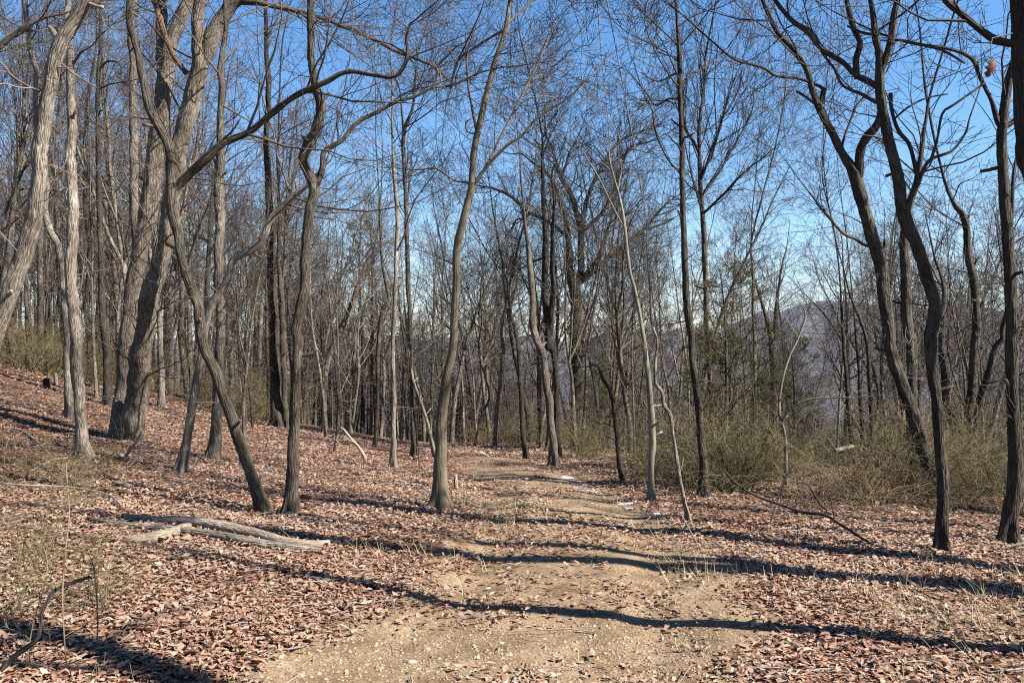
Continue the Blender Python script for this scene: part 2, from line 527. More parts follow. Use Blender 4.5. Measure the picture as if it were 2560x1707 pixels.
# ------------------------------------------------------------------ trees traced stem by stem
CROP = {'S': (0, 0, 1.0)}
for i, (ox, oy) in enumerate([(0, 0), (850, 0), (1700, 0), (0, 847), (850, 847), (1700, 847)]):
    CROP['C%d' % (i + 1)] = (ox, oy, 860 / 1568)
for i, (ox, oy) in enumerate([(1150, 300), (650, 500), (1650, 600), (0, 600), (1150, 800), (1960, 0)]):
    CROP['D%d' % (i + 1)] = (ox, oy, 600 / 1568)

def parse(s):
    """-> explicit distance or None, [(x, y, w)] in photograph pixels"""
    dist, cur, buf, out = None, None, [], []
    for tk in s.split():
        if tk[0] == '@' or tk[0] == '^':
            dist = float(tk[1:])
        elif tk in CROP:
            cur = CROP[tk]; buf = []
        else:
            buf.append(float(tk))
            if len(buf) == 3:
                ox, oy, k = cur
                out.append((ox + buf[0] * k, oy + buf[1] * k, buf[2] * k)); buf = []
    return dist, np.array(out)

def kink(m, seed, amp=0.55):
    """small crooks along a stem"""
    sl = np.concatenate([[0], np.cumsum(np.linalg.norm(np.diff(m[:, :3], axis=0), axis=1))])
    for ax in range(3):
        o = vnoise(sl * 2.1 + seed * 3.7, 0 * sl + ax * 9.1 + seed, 91) + 0.5 * vnoise(sl * 5.3 + seed, 0 * sl + ax * 4.3, 92)
        m[:, ax] += amp * o * np.minimum(m[:, 3], 0.06) * np.clip(sl / 0.4, 0, 1)
    m[:, 3] *= 1 + 0.10 * vnoise(sl * 3.1 + seed, 0 * sl + 2.2, 93)

exec_log = []
HERO_BASES = []
def hero(name, label, cat, bark, twig, height, stems, dens=1.0, t0=0.35, group=None, seed=0, lean=0.0, order=(5, 3, 0), ang=50, up=0.06, l1=(0.5, 2.1), limb_dens=1.15, sides=12, limb_bark=None, thin=1.0, flare=0.8, ws=1.0):
    ridge = 0.0 if bark in ('smooth', 'beech') else 0.012
    rng = np.random.default_rng(1000 + seed)
    dist, px = parse(stems[0]); px[:, 2] *= ws
    Y0 = dist if dist else hit(px[0, 0], px[0, 1])
    a, b = pix_ray(px[0, 0], px[0, 1])
    base = np.array([a * Y0, Y0, float(ground(a * Y0, Y0))])
    HERO_BASES.append((base[0], base[1]))
    exec_log.append((label[:40], round(Y0, 1), round(px[min(1, len(px) - 1), 2] / FOC * Y0, 3)))
    def to3(px, Ys):
        X = (px[:, 0] - PCX) / FOC * Ys; Z = CAMZ + (PCY - px[:, 1]) / FOC * Ys
        return np.stack([X, Ys, Z, px[:, 2] * 0.5 / FOC * Ys], 1)
    seglen = np.concatenate([[0], np.cumsum(np.hypot(np.diff(px[:, 0]), np.diff(px[:, 1])))]) / FOC * Y0
    main = to3(px, Y0 + lean * seglen + 0.05 * np.sin(seglen * 1.3 + seed))
    # down into the soil with a root flare
    r0 = main[0, 3]
    foot = np.array([main[0, 0] - 0.02, main[0, 1], min(main[0, 2], base[2]) - 0.18, r0 * 1.15])
    main = np.vstack([foot, main])
    # up past the last traced point, to the tree's full height
    top = main[-1]
    rest = base[2] + height - top[2]
    if rest > 0.4:
        d = unit(main[-1, :3] - main[-2, :3]) ; p = top.copy(); k = max(2, int(rest / 0.9)); ext = []
        for i in range(k):
            d = unit(d * 0.8 + rng.normal(0, 0.12, 3) + np.array([0, 0, 0.35]))
            p = p.copy(); p[:3] += d * rest / k; p[3] = max(top[3] * (1 - 0.85 * (i + 1) / k), 0.006)
            ext.append(p)
        main = np.vstack([main, ext])
    rt = root(name, base, label, cat, group)
    def place(me, nm, parent=rt):
        o = link(nm, me, parent)
        o.location = tuple(-base) if parent is rt else (0, 0, 0)
        return o
    m3 = catmull(main, 0.035 if Y0 < 14 else 0.06)
    m3[:, 3] = np.maximum(m3[:, 3], 0.004)
    kink(m3, seed)
    tb = Tubes(); tb.add(m3[:, :3], m3[:, 3], max(sides, int(np.clip(2 * math.pi * np.median(m3[:, 3]) / 0.0125, 16, 64))), cap=True, lump=0.16, ridge=ridge, foot=base[2], flare=flare)
    trunk = place(tb.mesh('trunk', BARK[bark]), 'trunk')
    allp = [(main, px)]
    crown = Tubes()
    tl = np.linalg.norm(np.diff(m3[:, :3], axis=0), axis=1).sum()
    ntw = int(tl * (1 - t0) * 6.5 * dens)
    crown_from(rng, crown, m3[:, :3], m3[:, 3], ntw, t0, 1.0, ang=ang, dens=order, up=up, l1=l1, thin=thin)
    if dens > 0.3 and t0 > 0.15:
        crown_from(rng, crown, m3[:, :3], m3[:, 3], int(tl * t0 * 1.5 * dens), 0.1, t0, scale=0.5, ang=70, dens=(3, 2, 0), up=0.0, l1=(0.3, 1.2))
    P_, D_, L_, R_ = sprout(rng, m3[None, :, :3], m3[None, :, 3], 6, 0.08, 0.8, 68, 0.01, 0.4, 0.05, 0.2)
    sp_, sr_ = grow(rng, P_, D_, m3[:, 3].max() * 0.9 + rng.uniform(0.03, 0.14, 6), np.minimum(R_, 0.018), 4, 0.12, 0.05, 0.75)
    crown.add(sp_, sr_, 7, cap=True)
    done = [m3]
    for si, s in enumerate(stems[1:]):
        mk = None
        if s[0] == '*':
            mk, s = s[1:].split(' ', 1)
        dy, q = parse(s); q[:, 2] *= ws
        # start at the distance of the nearest stem already built
        best = None
        for st in done:
            sx = PCX + st[:, 0] / st[:, 1] * FOC; sy = PCY - (st[:, 2] - CAMZ) / st[:, 1] * FOC
            dd = np.hypot(sx - q[0, 0], sy - q[0, 1]); j = int(np.argmin(dd))
            if best is None or dd[j] < best[0]:
                best = (dd[j], st[j, 1], st[j])
        Ys0 = best[1]
        ln = np.concatenate([[0], np.cumsum(np.hypot(np.diff(q[:, 0]), np.diff(q[:, 1])))]) / FOC * Ys0
        slope = rng.uniform(-0.35, 0.35) if ln[-1] < 0.35 * Y0 else rng.uniform(-0.18, 0.25)
        lm = to3(q, np.maximum(Ys0 + (slope * ln if dy is None else dy * np.clip(ln / 1.6, 0, 1)), 1.5))
        if dy is not None:
            lm = np.vstack([lm[0] + [-0.03, 0.0, -0.35, lm[0, 3] * 0.15], lm])
        elif best[0] < 75 and not mk:          # rooted in the stem it grows from
            lm = np.vstack([[best[2][0], best[2][1], best[2][2] - 0.02, min(best[2][3] * 0.9, lm[0, 3] * 1.2)], lm])
        cut = len(q) >= 2 and q[-1, 2] > 0.55 * q[0, 2] and ln[-1] < 1.0     # a broken stub
        if not cut and q[-1, 1] > -60:
            d = unit(lm[-1, :3] - lm[-2, :3]); p = lm[-1].copy(); ext = []
            for i in range(3):
                d = unit(d + rng.normal(0, 0.2, 3) + np.array([0, 0, 0.12])); p = p.copy()
                p[:3] += d * 0.35; p[3] = max(p[3] * 0.62, 0.003); ext.append(p)
            lm = np.vstack([lm, ext])
        l3 = catmull(lm, 0.035 if Y0 < 14 else 0.06); l3[:, 3] = np.maximum(l3[:, 3], 0.003)
        kink(l3, seed * 7 + si, 1.0)
        tb = Tubes(); tb.add(l3[:, :3], l3[:, 3], int(np.clip(2 * math.pi * np.median(l3[:, 3]) / 0.0125, 8, 48)), cap=True, lump=0.14, ridge=ridge * 0.8)
        place(tb.mesh('limb', BARK[mk or limb_bark or bark]), 'limb')
        done.append(l3)
        if not cut:
            L = np.linalg.norm(np.diff(l3[:, :3], axis=0), axis=1).sum()
            crown_from(rng, crown, l3[:, :3], l3[:, 3], max(3, int(L * 4.8 * dens * limb_dens)), 0.12, 1.0, ang=ang, dens=order, up=up, l1=(0.35, min(l1[1], 0.5 + 0.35 * L)), thin=thin)
    if crown.n:
        place(crown.mesh('crown', TWIG[twig]), 'crown')
    return rt

OAKS = 'bare oak trees along the trail'
SAPL = 'bare saplings by the trail'
#HEROES#
H = [
 dict(name='oak_tree', label='pale rough oak leaning in from the left edge with a broken stub', bark='pale', twig='pale', height=11, t0=0.45, stems=[
  '@7.2 S -82 1185 48 -70 1070 45 -45 950 43 0 823 41 C1 60 1300 80 110 1170 82 150 1020 75 175 850 72 200 600 65 215 430 62 235 320 66 275 210 70 330 110 66 400 20 62 445 -50 58',
  'C1 262 185 30 245 150 26 222 120 20', 'C1 240 400 16 170 410 14 60 350 12 0 280 10 -60 230 8', 'C1 270 285 12 340 340 10 440 400 7']),
 dict(name='oak_tree', label='bare tree outside the left edge reaching a limb into the top corner', bark='grey', twig='grey', height=11, t0=0.5, stems=[
  '@9 S -170 1150 40 -165 800 36 -155 400 34 -140 150 28 -120 -100 20', 'S -152 330 20 -90 210 17 C1 0 210 28 90 140 26 150 100 22 220 75 14 300 60 6']),
 dict(name='oak_tree', label='straight pale speckled trunk just right of the leaning left edge tree', bark='pale', twig='grey', height=12, t0=0.45, stems=[
  'C4 385 545 66 372 450 54 362 300 52 348 50 56 C1 335 1400 56 322 1250 54 330 1000 50 322 800 46 325 600 44 322 420 42 325 270 36 315 180 28 305 80 26 312 -30 24',
  'C1 330 300 14 370 240 12 420 210 8 470 150 5']),
 dict(name='oak_tree', label='thin trunk kinked left halfway up behind the pale speckled trunk', bark='pale', twig='grey', height=12, t0=0.45, stems=[
  'C4 318 362 42 312 200 34 305 20 32 C1 300 1420 31 285 1220 30 265 1120 30 228 1050 30 207 950 26 212 850 22 200 720 20 170 590 24 162 480 22 170 330 24 140 220 24 128 120 26 115 20 24 105 -40 22']),
 dict(name='oak_tree', label='slim blackish straight trunk between speckled trunk and big twin oak', bark='dark', twig='dark', height=13, t0=0.5, stems=[
  'C4 490 302 40 486 150 34 478 0 34 C1 470 1400 32 463 1250 28 455 1050 26 448 800 24 446 600 22 447 400 20 455 220 18 460 80 16 464 -40 14',
  'C1 452 320 12 490 280 11 545 292 10 550 340 8', 'C1 450 410 11 500 385 9 560 375 6']),
 dict(name='oak_tree', label='thin brown trunk just left of the slim blackish trunk', bark='brown', twig='grey', height=11, t0=0.5, stems=[
  'D4 592 922 30 585 750 30 578 600 28 562 430 30 575 280 34 592 100 34 C1 390 950 21 394 720 20 388 640 20 400 520 18 405 420 16 430 280 12 440 180 8']),
 dict(name='oak_tree', label='big twin stemmed oak with flared base, the thickest tree on left', bark='grey', twig='grey', height=14, t0=0.5, sides=22, flare=0.2, ws=0.94, stems=[
  'D4 772 1298 140 798 1050 126 822 850 118 850 550 116 880 300 110 915 80 106 C1 665 1000 88 690 850 84 722 600 82 745 400 76 780 210 70 835 60 64 880 -40 60',
  '^-0.6 D4 862 1330 168 885 1080 146 925 760 138 975 500 134 1030 230 126 1062 20 118 C1 755 1100 92 780 950 86 810 780 84 850 560 86 885 380 88 905 270 76 908 150 62 915 0 58 918 -50 56 920 -160 50',
  'C1 890 350 70 945 230 76 985 130 76 1035 50 68 1075 5 56 1130 12 34 1250 25 28 1400 60 25 1500 90 21 C2 0 115 22 60 135 22 150 180 20 240 225 20 310 250 18 390 285 16 450 315 14 480 350 9',
  'C1 745 380 58 735 200 54 735 80 50 738 -40 46 740 -120 40',
  '*split C1 850 335 26 800 265 25 755 170 26 735 110 28 712 40 26 690 -30 24',
  'C2 440 310 12 460 370 11 430 400 9', 'C2 445 300 10 530 215 9 580 180 8 640 60 6']),
 dict(name='oak_tree', label='tall trunk rising behind left stem of the big twin oak', bark='grey', twig='grey', height=14, t0=0.5, stems=[
  '@15.5 S 352 1020 26 C1 622 1100 42 614 900 40 612 700 38 606 500 37 606 300 35 600 150 32 620 -40 30']),
 dict(name='oak_tree', label='slender oak leaning left across the big twin oak, splintered limb', bark='brown', twig='grey', height=8.6, t0=0.55, sides=16, stems=[
  'C4 1208 802 62 1150 640 53 1080 450 50 1020 280 50 965 120 50 920 10 50 C1 905 1400 48 880 1330 46 845 1210 44 820 1090 46 800 990 54 792 890 62 782 790 60 770 680 54 735 600 42 690 500 40 658 370 38 635 270 34 612 180 30 592 90 30 590 -30 28',
  'C1 800 860 50 860 795 44 920 750 44 1010 660 38 1130 600 32 1250 510 30 1350 440 28 1420 405 28 1500 365 28 C2 0 335 24 60 325 22 130 340 20 230 355 20 275 325 20 303 250 20 300 180 14 312 120 12 340 95 8',
  '*split C1 900 772 20 930 748 24 965 712 24 1000 680 16']),
 dict(name='oak_tree', label='straight grey trunk right of the leaning slender oak, shadow banded', bark='grey', twig='grey', height=12, t0=0.4, stems=[
  'C4 968 552 58 985 400 48 990 250 46 1000 50 45 C1 1005 1500 44 995 1250 44 1000 1000 45 1000 850 44 1010 700 40 1005 600 34 1012 450 30 1010 330 32 1020 200 28 1030 100 22 1030 -40 18',
  'C1 1015 480 10 1080 520 9 1150 560 7', 'C1 1008 640 12 1060 600 10 1100 540 7']),
 dict(name='oak_tree', label='crooked pale oak bending far right behind the leaning slender oak', bark='pale', twig='grey', height=5.6, t0=0.5, stems=[
  'C4 825 604 44 850 450 40 880 280 38 905 130 38 920 30 36 C1 940 1450 36 970 1380 38 1030 1290 36 1070 1180 36 1150 1130 36 1200 1085 34 1240 1000 30 1320 910 28 1385 855 26 1440 800 16 1500 700 10']),
 dict(name='oak_tree', label='crooked oak with an S bend and a long limb reaching right over the slope', bark='brown', twig='dark', height=9.3, t0=0.6, sides=18, stems=[
  'C4 1332 792 66 1335 600 53 1340 400 50 1348 200 48 1362 20 50 C1 1352 1500 54 1370 1400 52 1388 1280 48 1400 1100 44 1415 970 46 1440 870 50 1412 790 46 1388 730 46 1415 660 50 1448 590 50 1460 490 46 1440 390 42 1422 250 38 1420 120 36 1422 0 34 1425 -50 32',
  'C1 1440 855 34 1470 770 30 1476 695 28 1520 660 26 C2 10 635 22 80 560 22 170 515 20 250 470 18 350 440 16 430 400 14 508 388 14',
  'C2 505 388 9 525 310 9 550 250 9 600 150 8 640 60 7 660 0 5']),
 dict(name='oak_tree', label='dark based trunk upslope left of the S bend oak', bark='brown', twig='grey', height=14, t0=0.4, stems=[
  'C4 1270 405 66 1255 250 50 1250 50 45 C1 1250 1450 42 1238 1250 38 1232 1000 36 1222 800 33 1216 600 28 1225 400 26 1215 200 22 1210 60 18 1215 -40 16']),
 dict(name='oak_tree', label='thin trunk standing close beside the dark based upslope trunk', bark='brown', twig='grey', height=11, t0=0.4, stems=[
  'C4 1305 412 30 1295 200 26 1290 30 26 C1 1285 1400 26 1272 1200 20 1275 1000 18 1268 750 16 1270 600 12 1275 400 8']),
 dict(name='oak_tree', label='pale trunk with swelling foot directly behind the big twin oak', bark='pale', twig='grey', height=10, t0=0.4, stems=[
  'D4 1055 1005 78 1075 850 52 1095 650 46 1115 400 44 1140 150 40 C1 830 1000 26 870 800 20 900 650 14']),
 dict(name='oak_tree', label='pale slim trunk at the far left behind the leaning edge tree', bark='grey', twig='grey', height=11, t0=0.35, stems=[
  'D4 185 862 30 182 600 26 168 350 22 165 200 20 170 -100 16']),
 dict(name='oak_tree', label='straight grey trunk far up the left slope with a pale foot', bark='grey', twig='grey', height=12, t0=0.35, stems=[
  'D4 262 745 40 270 400 36 262 100 30 268 -200 24']),
 dict(name='oak_tree', label='thin far trunk in front of low brush on the left slope', bark='brown', twig='grey', height=9, t0=0.35, stems=[
  'D4 312 860 22 302 600 20 305 300 16 300 0 12']),
 dict(name='oak_tree', label='straight pale pole trunk behind foot of the leaning slender oak', bark='pale', twig='grey', height=10, t0=0.35, stems=[
  'D4 1245 942 30 1240 700 28 1235 430 26 1240 100 20 1250 -200 14']),
 dict(name='maple_tree', label='smooth olive trunk at the left edge of the trail, forked high', bark='smooth', twig='dark', height=9.2, t0=0.5, sides=20, dens=0.8, stems=[
  'C5 455 772 80 456 700 64 460 600 56 465 450 52 475 300 46 495 150 42 515 10 38 C2 516 1480 36 525 1300 34 530 1150 34 555 1020 37 580 940 36 600 860 36 602 780 30 610 680 30 640 550 28 668 430 27 700 300 26 735 200 25 758 120 22 768 40 18 772 -40 16',
  'C2 605 855 18 640 800 16 690 735 15 760 660 14 830 620 13 900 540 11 960 500 9 1050 440 7',
  '*beech C2 612 840 16 650 785 14 740 610 13 800 490 11 880 330 9 930 220 7 970 120 5',
  'C2 592 835 11 520 822 9 440 770 8 360 775 7 280 770 5', 'C2 622 600 13 600 480 12 585 400 10 580 250 8 620 110 7 650 30 5',
  'C2 612 610 8 580 600 7 572 560 7 600 540 6', 'C2 745 140 14 680 175 12 600 225 11 545 265 9 515 350 7 510 385 5', 'C2 760 110 14 830 50 11 890 0 9 940 -30 7']),
 dict(name='oak_tree', label='thin straight pole with peeling bark left of the smooth olive trunk', bark='pale', twig='grey', height=8, t0=0.35, stems=[
  'C5 245 592 32 245 450 24 245 300 23 242 100 22 C2 243 1500 22 255 1250 21 262 1000 20 248 800 17 238 600 12 238 400 9 232 200 6']),
 dict(name='oak_tree', label='dark straight trunk behind the peeling pole, forked near the top', bark='brown', twig='dark', height=9, t0=0.4, stems=[
  'C5 335 540 26 330 300 22 325 50 22 C2 320 1480 22 308 1200 22 300 950 20 290 700 20 295 590 18 330 490 14 345 350 11 352 260 7', 'C2 290 640 14 278 500 10 270 400 7']),
 dict(name='sapling', label='pale thin sapling slanting left against foot of the smooth olive trunk', bark='beech', twig='pale', height=3.5, t0=0.4, dens=0.5, stems=[
  'C5 432 548 18 402 400 15 367 280 14 332 180 13 315 50 12 C2 300 1450 9']),
 dict(name='oak_tree', label='trio of pale thin stems on the crest, the left stem brightest', bark='pale', twig='pale', height=8, t0=0.4, stems=[
  'D2 590 1465 30 598 1250 22 620 950 19 650 700 15 680 540 11', 'D2 605 1440 22 640 1150 18 640 900 14 660 650 10']),
 dict(name='oak_tree', label='dark elbowed trunk below the pine, bent near mid height', bark='brown', twig='grey', height=8, t0=0.4, stems=[
  'C5 160 490 20 170 350 17 172 200 17 D2 775 1050 30 780 870 30 800 720 33 840 640 26 805 450 17 787 200 14 780 0 10']),
 dict(name='oak_tree', label='pale trunk slanting strongly right beneath the round pine crown', bark='grey', twig='grey', height=9, t0=0.4, stems=[
  'D2 415 1490 40 420 1250 36 445 1050 40 490 930 44 560 780 40 620 620 34 670 470 30 720 340 22 770 220 14']),
 dict(name='sapling', label='thin straight sapling left of the pale trio on the crest', bark='grey', twig='grey', height=7, t0=0.35, dens=0.6, stems=[
  'D2 508 1540 20 515 1300 20 510 1000 16 500 700 12 510 400 8']),
 dict(name='sapling', label='thin sapling slanting left close behind the S bend oak', bark='pale', twig='grey', height=5, t0=0.35, dens=0.6, stems=[
  'D2 436 1560 20 412 1300 20 382 1050 16 345 850 12 330 600 8']),
 dict(name='oak_tree', label='massive old oak right of the trail with wide spreading crown', bark='brown', twig='dark', height=10, t0=0.7, dens=3.0, sides=18, ws=0.85, stems=[
  'C5 1090 505 92 1085 350 72 1080 100 66 1076 0 68 D1 762 1300 94 755 1150 88 735 1050 96 718 980 70 712 870 60 698 760 52 684 650 47 662 560 42 640 490 36 612 420 30 560 340 22 480 280 18 400 220 14 300 215 8',
  'D1 765 1060 66 790 980 60 795 850 55 785 700 48 760 560 44 720 480 38 660 380 32 630 280 26 600 180 22 560 100 14',
  'D1 792 760 38 820 560 34 860 440 32 930 310 30 1000 190 26 1080 120 20 1200 70 12',
  'D1 792 740 34 850 690 34 930 600 30 990 480 28 1050 330 24 1110 190 18 1250 140 12',
  'D1 800 1050 50 890 930 46 940 830 38 965 720 26 985 640 16',
  'D1 770 1060 48 850 1010 44 930 950 40 1020 860 36 1120 780 31 1220 700 25 1300 600 20 1360 540 14 1430 490 8',
  'D1 1220 715 20 1320 680 18 1400 640 12',
  'D1 690 760 30 620 690 28 540 650 28 440 600 28 380 540 28 310 490 24 230 450 18 140 430 10',
  'D1 420 650 18 370 650 14 330 720 10 280 790 6', 'D1 660 380 24 690 300 20 720 200 16 760 130 10', 'D1 560 340 16 500 340 14 460 350 10']),
 dict(name='oak_tree', label='grey trunk right beside the trail with a sweeping left lean', bark='grey', twig='grey', height=9, t0=0.45, stems=[
  'C5 978 578 48 970 450 36 956 300 36 938 170 36 920 60 34 D1 520 1480 50 482 1330 48 470 1150 44 455 900 36 430 750 28 415 600 20 400 400 14 385 150 8']),
 dict(name='oak_tree', label='dark forked trunk behind the sweeping grey trunk beside the trail', bark='dark', twig='dark', height=9, t0=0.45, stems=[
  'C5 994 545 32 988 380 28 985 200 27 970 0 28 D1 590 1500 60 575 1350 50 555 1150 46 550 950 44 560 750 40 545 500 26 535 250 22 530 60 14',
  'D1 590 1380 46 612 1150 40 602 900 34 610 700 26 615 500 18 600 350 10', 'D1 545 905 16 480 925 14 400 970 9 330 1000 5']),
 dict(name='beech_sapling', label='smooth pale sapling standing alone on the right trail verge', bark='beech', twig='pale', height=6.5, t0=0.5, dens=0.35, sides=12, stems=[
  'D5 1250 1175 46 1246 1000 35 1252 800 44 1255 650 44 1238 450 38 1212 200 32 1180 10 27 D1 1145 1120 25 1110 990 23 1088 820 22 1075 690 20 1045 520 17 1005 380 14 975 240 11 972 60 6',
  'D1 1072 700 14 1020 610 12 960 480 11 905 370 10 830 250 8 760 130 5']),
 dict(name='oak_tree', label='tall straight dark trunk right of the pale sapling, reaching the top', bark='brown', twig='dark', height=9.5, t0=0.4, dens=1.2, sides=16, stems=[
  'C6 105 724 48 100 500 37 85 300 34 60 100 31 C3 55 1520 38 30 1330 34 15 1100 31 10 900 28 10 700 25 5 500 22 C2 1552 400 24 1545 250 22 1535 120 18 1525 -30 16',
  'C2 1545 455 12 1500 450 11 1440 480 9 1400 430 6', 'C2 1540 330 10 1450 370 8 1370 330 6', 'C3 12 800 10 -60 720 9 C2 1440 610 10 1420 500 8 1380 420 5']),
 dict(name='maple_tree', label='dark trunk with broom like upswept twigs beside the tall straight trunk', bark='brown', twig='dark', height=9.5, t0=0.4, dens=1.5, ang=34, up=0.14, l1=(0.8, 2.6), stems=[
  'C6 150 560 26 140 300 23 130 50 24 C3 122 1480 25 116 1250 27 105 1020 25 92 850 22 85 690 20 90 560 17 110 400 13 120 240 9',
  'C3 82 690 14 60 640 14 25 590 13 10 480 11 0 350 8', 'C3 92 830 15 150 660 13 200 520 10 240 380 6', 'C3 95 900 14 180 780 12 260 640 9 330 500 6', 'C3 100 980 13 200 880 11 300 780 8 400 700 5']),
 dict(name='sapling', label='crooked zigzag sapling right of the smooth pale sapling', bark='pale', twig='grey', height=6, t0=0.5, dens=0.5, stems=[
  'C6 42 848 24 22 740 19 5 660 17 C5 1540 570 18 1518 430 18 1508 350 20 1478 300 20 1470 245 18 1440 205 18 1438 110 14 1446 10 12 D1 1250 1330 18 1245 1150 14 1220 850 10 1210 600 6']),
 dict(name='oak_tree', label='right hand oak with many crooked forks, its foot nearest the camera', bark='brown', twig='dark', height=6.6, t0=0.6, sides=20, dens=0.75, stems=[
  'C6 1195 962 62 1203 800 56 1204 650 54 1195 500 52 1180 300 52 1160 150 55 1145 0 58 C3 1150 1500 60 1160 1390 58 1120 1250 55 1080 1120 60 1040 1050 62 1010 950 52 990 800 50 960 680 50 935 560 46 910 400 42 905 250 36 890 180 34 880 100 28 865 0 26 860 -60 24',
  'C3 910 350 32 935 270 34 962 180 34 976 60 32 990 0 30 995 -60 28',
  'C3 905 400 32 860 370 30 800 340 28 740 280 26 650 220 26 590 150 26 510 90 22 430 0 20 400 -50 18',
  'C3 805 345 30 800 270 30 820 190 28 790 120 24 770 40 22 755 -40 20',
  'C3 905 470 20 880 460 17 830 430 16 740 390 14 700 310 12 640 230 9',
  'C3 1030 990 28 1050 900 28 1080 840 26 1100 790 22 1140 730 17 1240 690 14 1300 610 12 1320 540 8',
  'C3 1140 735 14 1170 640 13 1200 520 13 1250 480 12 1390 380 10',
  'C3 1085 830 20 1070 750 20 1045 660 20 1000 600 18 972 520 17 965 430 20',
  'C3 890 160 14 830 150 13 760 120 10',
  'C3 975 180 16 1100 205 14 1200 230 13 1300 290 10',
  'C3 975 545 10 1040 490 10 1120 450 9 1220 430 7']),
 dict(name='oak_tree', label='right hand oak leaning left into the sky with a snapped stub', bark='brown', twig='dark', height=6.6, t0=0.55, sides=18, dens=0.7, stems=[
  'C6 1168 720 56 1145 640 58 1120 550 60 1070 380 62 1010 200 60 970 50 58 C3 955 1500 60 930 1350 56 910 1200 53 870 1080 55 840 960 56 820 850 58 790 770 50 740 700 40 690 600 37 640 500 36 605 410 29 575 320 27 520 230 26 450 150 23 400 50 20 370 -20 18',
  'C3 640 470 28 650 430 26 652 405 24',
  'C3 610 470 14 570 440 12 530 415 10',
  'C3 640 395 16 550 360 15 440 350 14 380 310 14 250 270 12 150 190 11 60 110 9 0 60 7',
  'C3 815 800 46 820 690 42 850 620 42 895 560 40 912 500 36 915 440 30',
  'C3 845 1120 15 800 1090 14 740 1060 13 660 970 11 600 890 8 560 840 5',
  'C3 900 1150 22 930 1140 24 940 1090 22']),
 dict(name='oak_tree', label='dark trunk standing behind the gap of the two right hand oaks', bark='brown', twig='dark', height=8.5, t0=0.4, stems=[
  'C6 1070 685 54 1065 500 50 1060 200 50 1055 0 50 C3 1040 1500 50 1030 1250 46 1022 1100 40 1040 950 34 1080 800 28 1110 600 20 1150 400 12']),
 dict(name='oak_tree', label='twin stemmed oak between the crooked right oaks and the right edge', bark='brown', twig='dark', height=8.5, t0=0.4, stems=[
  'C6 1308 606 54 1318 450 46 1330 200 44 1345 0 40 C3 1350 1500 40 1340 1300 36 1312 1150 34 1300 1000 30 1250 930 22 1200 800 14',
  'C6 1312 580 44 1345 380 33 1395 170 32 1440 40 29 1470 0 25 C3 1470 1500 22 1490 1380 16',
  'C6 1290 560 42 1250 420 36 1212 260 31 1195 0 28 C3 1190 1450 24 1200 1300 18']),
 dict(name='oak_tree', label='furrowed trunk rising full height near the right edge', bark='brown', twig='dark', height=8, t0=0.4, sides=20, dens=0.9, stems=[
  'C6 1502 935 80 1520 750 68 1526 600 65 1520 300 56 1515 0 56 C3 1520 1500 60 1505 1250 52 1490 1050 50 1475 850 48 1465 650 45 1480 450 41 1500 320 40 1530 240 36 1550 100 34 1560 -40 32',
  'C3 1450 560 26 1420 460 22 1385 380 20 1340 280 20 1280 240 18 1200 220 17 1100 205 15 990 180 12',
  'C3 1500 570 26 1535 540 26 1568 470 24 1600 400 20', 'C3 1490 1290 18 1530 760 16 1568 735 12']),
 dict(name='oak_tree', label='near black tree at top right corner, a limb sloping into view', bark='dark', twig='dark', height=6, t0=0.55, sides=18, dens=0.35, stems=[
  '@4.3 S 2860 1640 95 2790 1200 78 C3 1640 900 120 1598 600 112 1572 330 106 1562 100 104 1556 -60 100 1550 -300 80',
  'C3 1560 205 40 1500 200 38 1440 185 36 1380 150 34 1290 80 32 1220 20 30 1190 -20 28 1150 -80 20']),
 dict(name='oak_tree', label='slender dark trunk in the centre right of the trail end', bark='dark', twig='grey', height=7.5, t0=0.45, dens=0.7, stems=[
  'D5 435 905 38 415 750 34 400 550 32 390 350 30 375 150 27 348 20 23 D1 335 1280 22 315 1100 17 292 1000 14 200 900 8']),
 dict(name='oak_tree', label='bright leaning pale trunk at the far end of the trail', bark='pale', twig='grey', height=9, t0=0.4, stems=[
  'D5 230 828 28 240 600 28 265 400 28 285 200 25 275 50 20']),
 dict(name='sapling', label='thin trunk slanting right over white stones at the trail end', bark='grey', twig='grey', height=6, t0=0.45, dens=0.6, stems=[
  'D5 98 832 22 140 640 20 188 490 15 135 270 11 110 100 8']),
 dict(name='sapling', label='dead curved sapling with a hooked top on the right verge', bark='dark', twig='grey', height=3.3, t0=0.6, dens=0.35, stems=[
  'D5 1075 1082 38 1045 950 34 1025 750 34 1000 560 30 975 450 25 930 380 22 890 290 17 780 300 10']),
 dict(name='oak_tree', label='double trunk in the downhill wood left of the leaning right oak', bark='brown', twig='grey', height=9, t0=0.4, stems=[
  'D3 1395 1500 40 1385 1200 34 1370 900 30 1355 700 26 1320 560 20 1240 350 14 1210 230 9', 'D3 1400 1250 24 1430 1000 22 1400 850 18 1380 780 10']),
 dict(name='oak_tree', label='dark wavy thin trunk rising out of the briar thicket', bark='dark', twig='grey', height=8, t0=0.4, stems=[
  'D3 1270 1500 32 1235 1200 28 1215 900 26 1200 650 24 1190 500 18 1180 300 12']),
 dict(name='sapling', label='straight thin trunk right of the wavy one in the thicket', bark='brown', twig='grey', height=7, t0=0.4, dens=0.7, stems=[
  'D3 1340 1455 30 1312 1100 26 1295 800 22 1280 600 16 1260 400 10']),
 dict(name='oak_tree', label='broad forked tree downhill in the middle of the right thicket', bark='brown', twig='grey', height=10, t0=0.45, stems=[
  '@19 S 1933 1120 22 D3 740 1150 50 740 900 48 735 720 46 690 480 26 640 330 18 610 200 10', 'D3 738 720 32 770 330 20 800 150 12']),
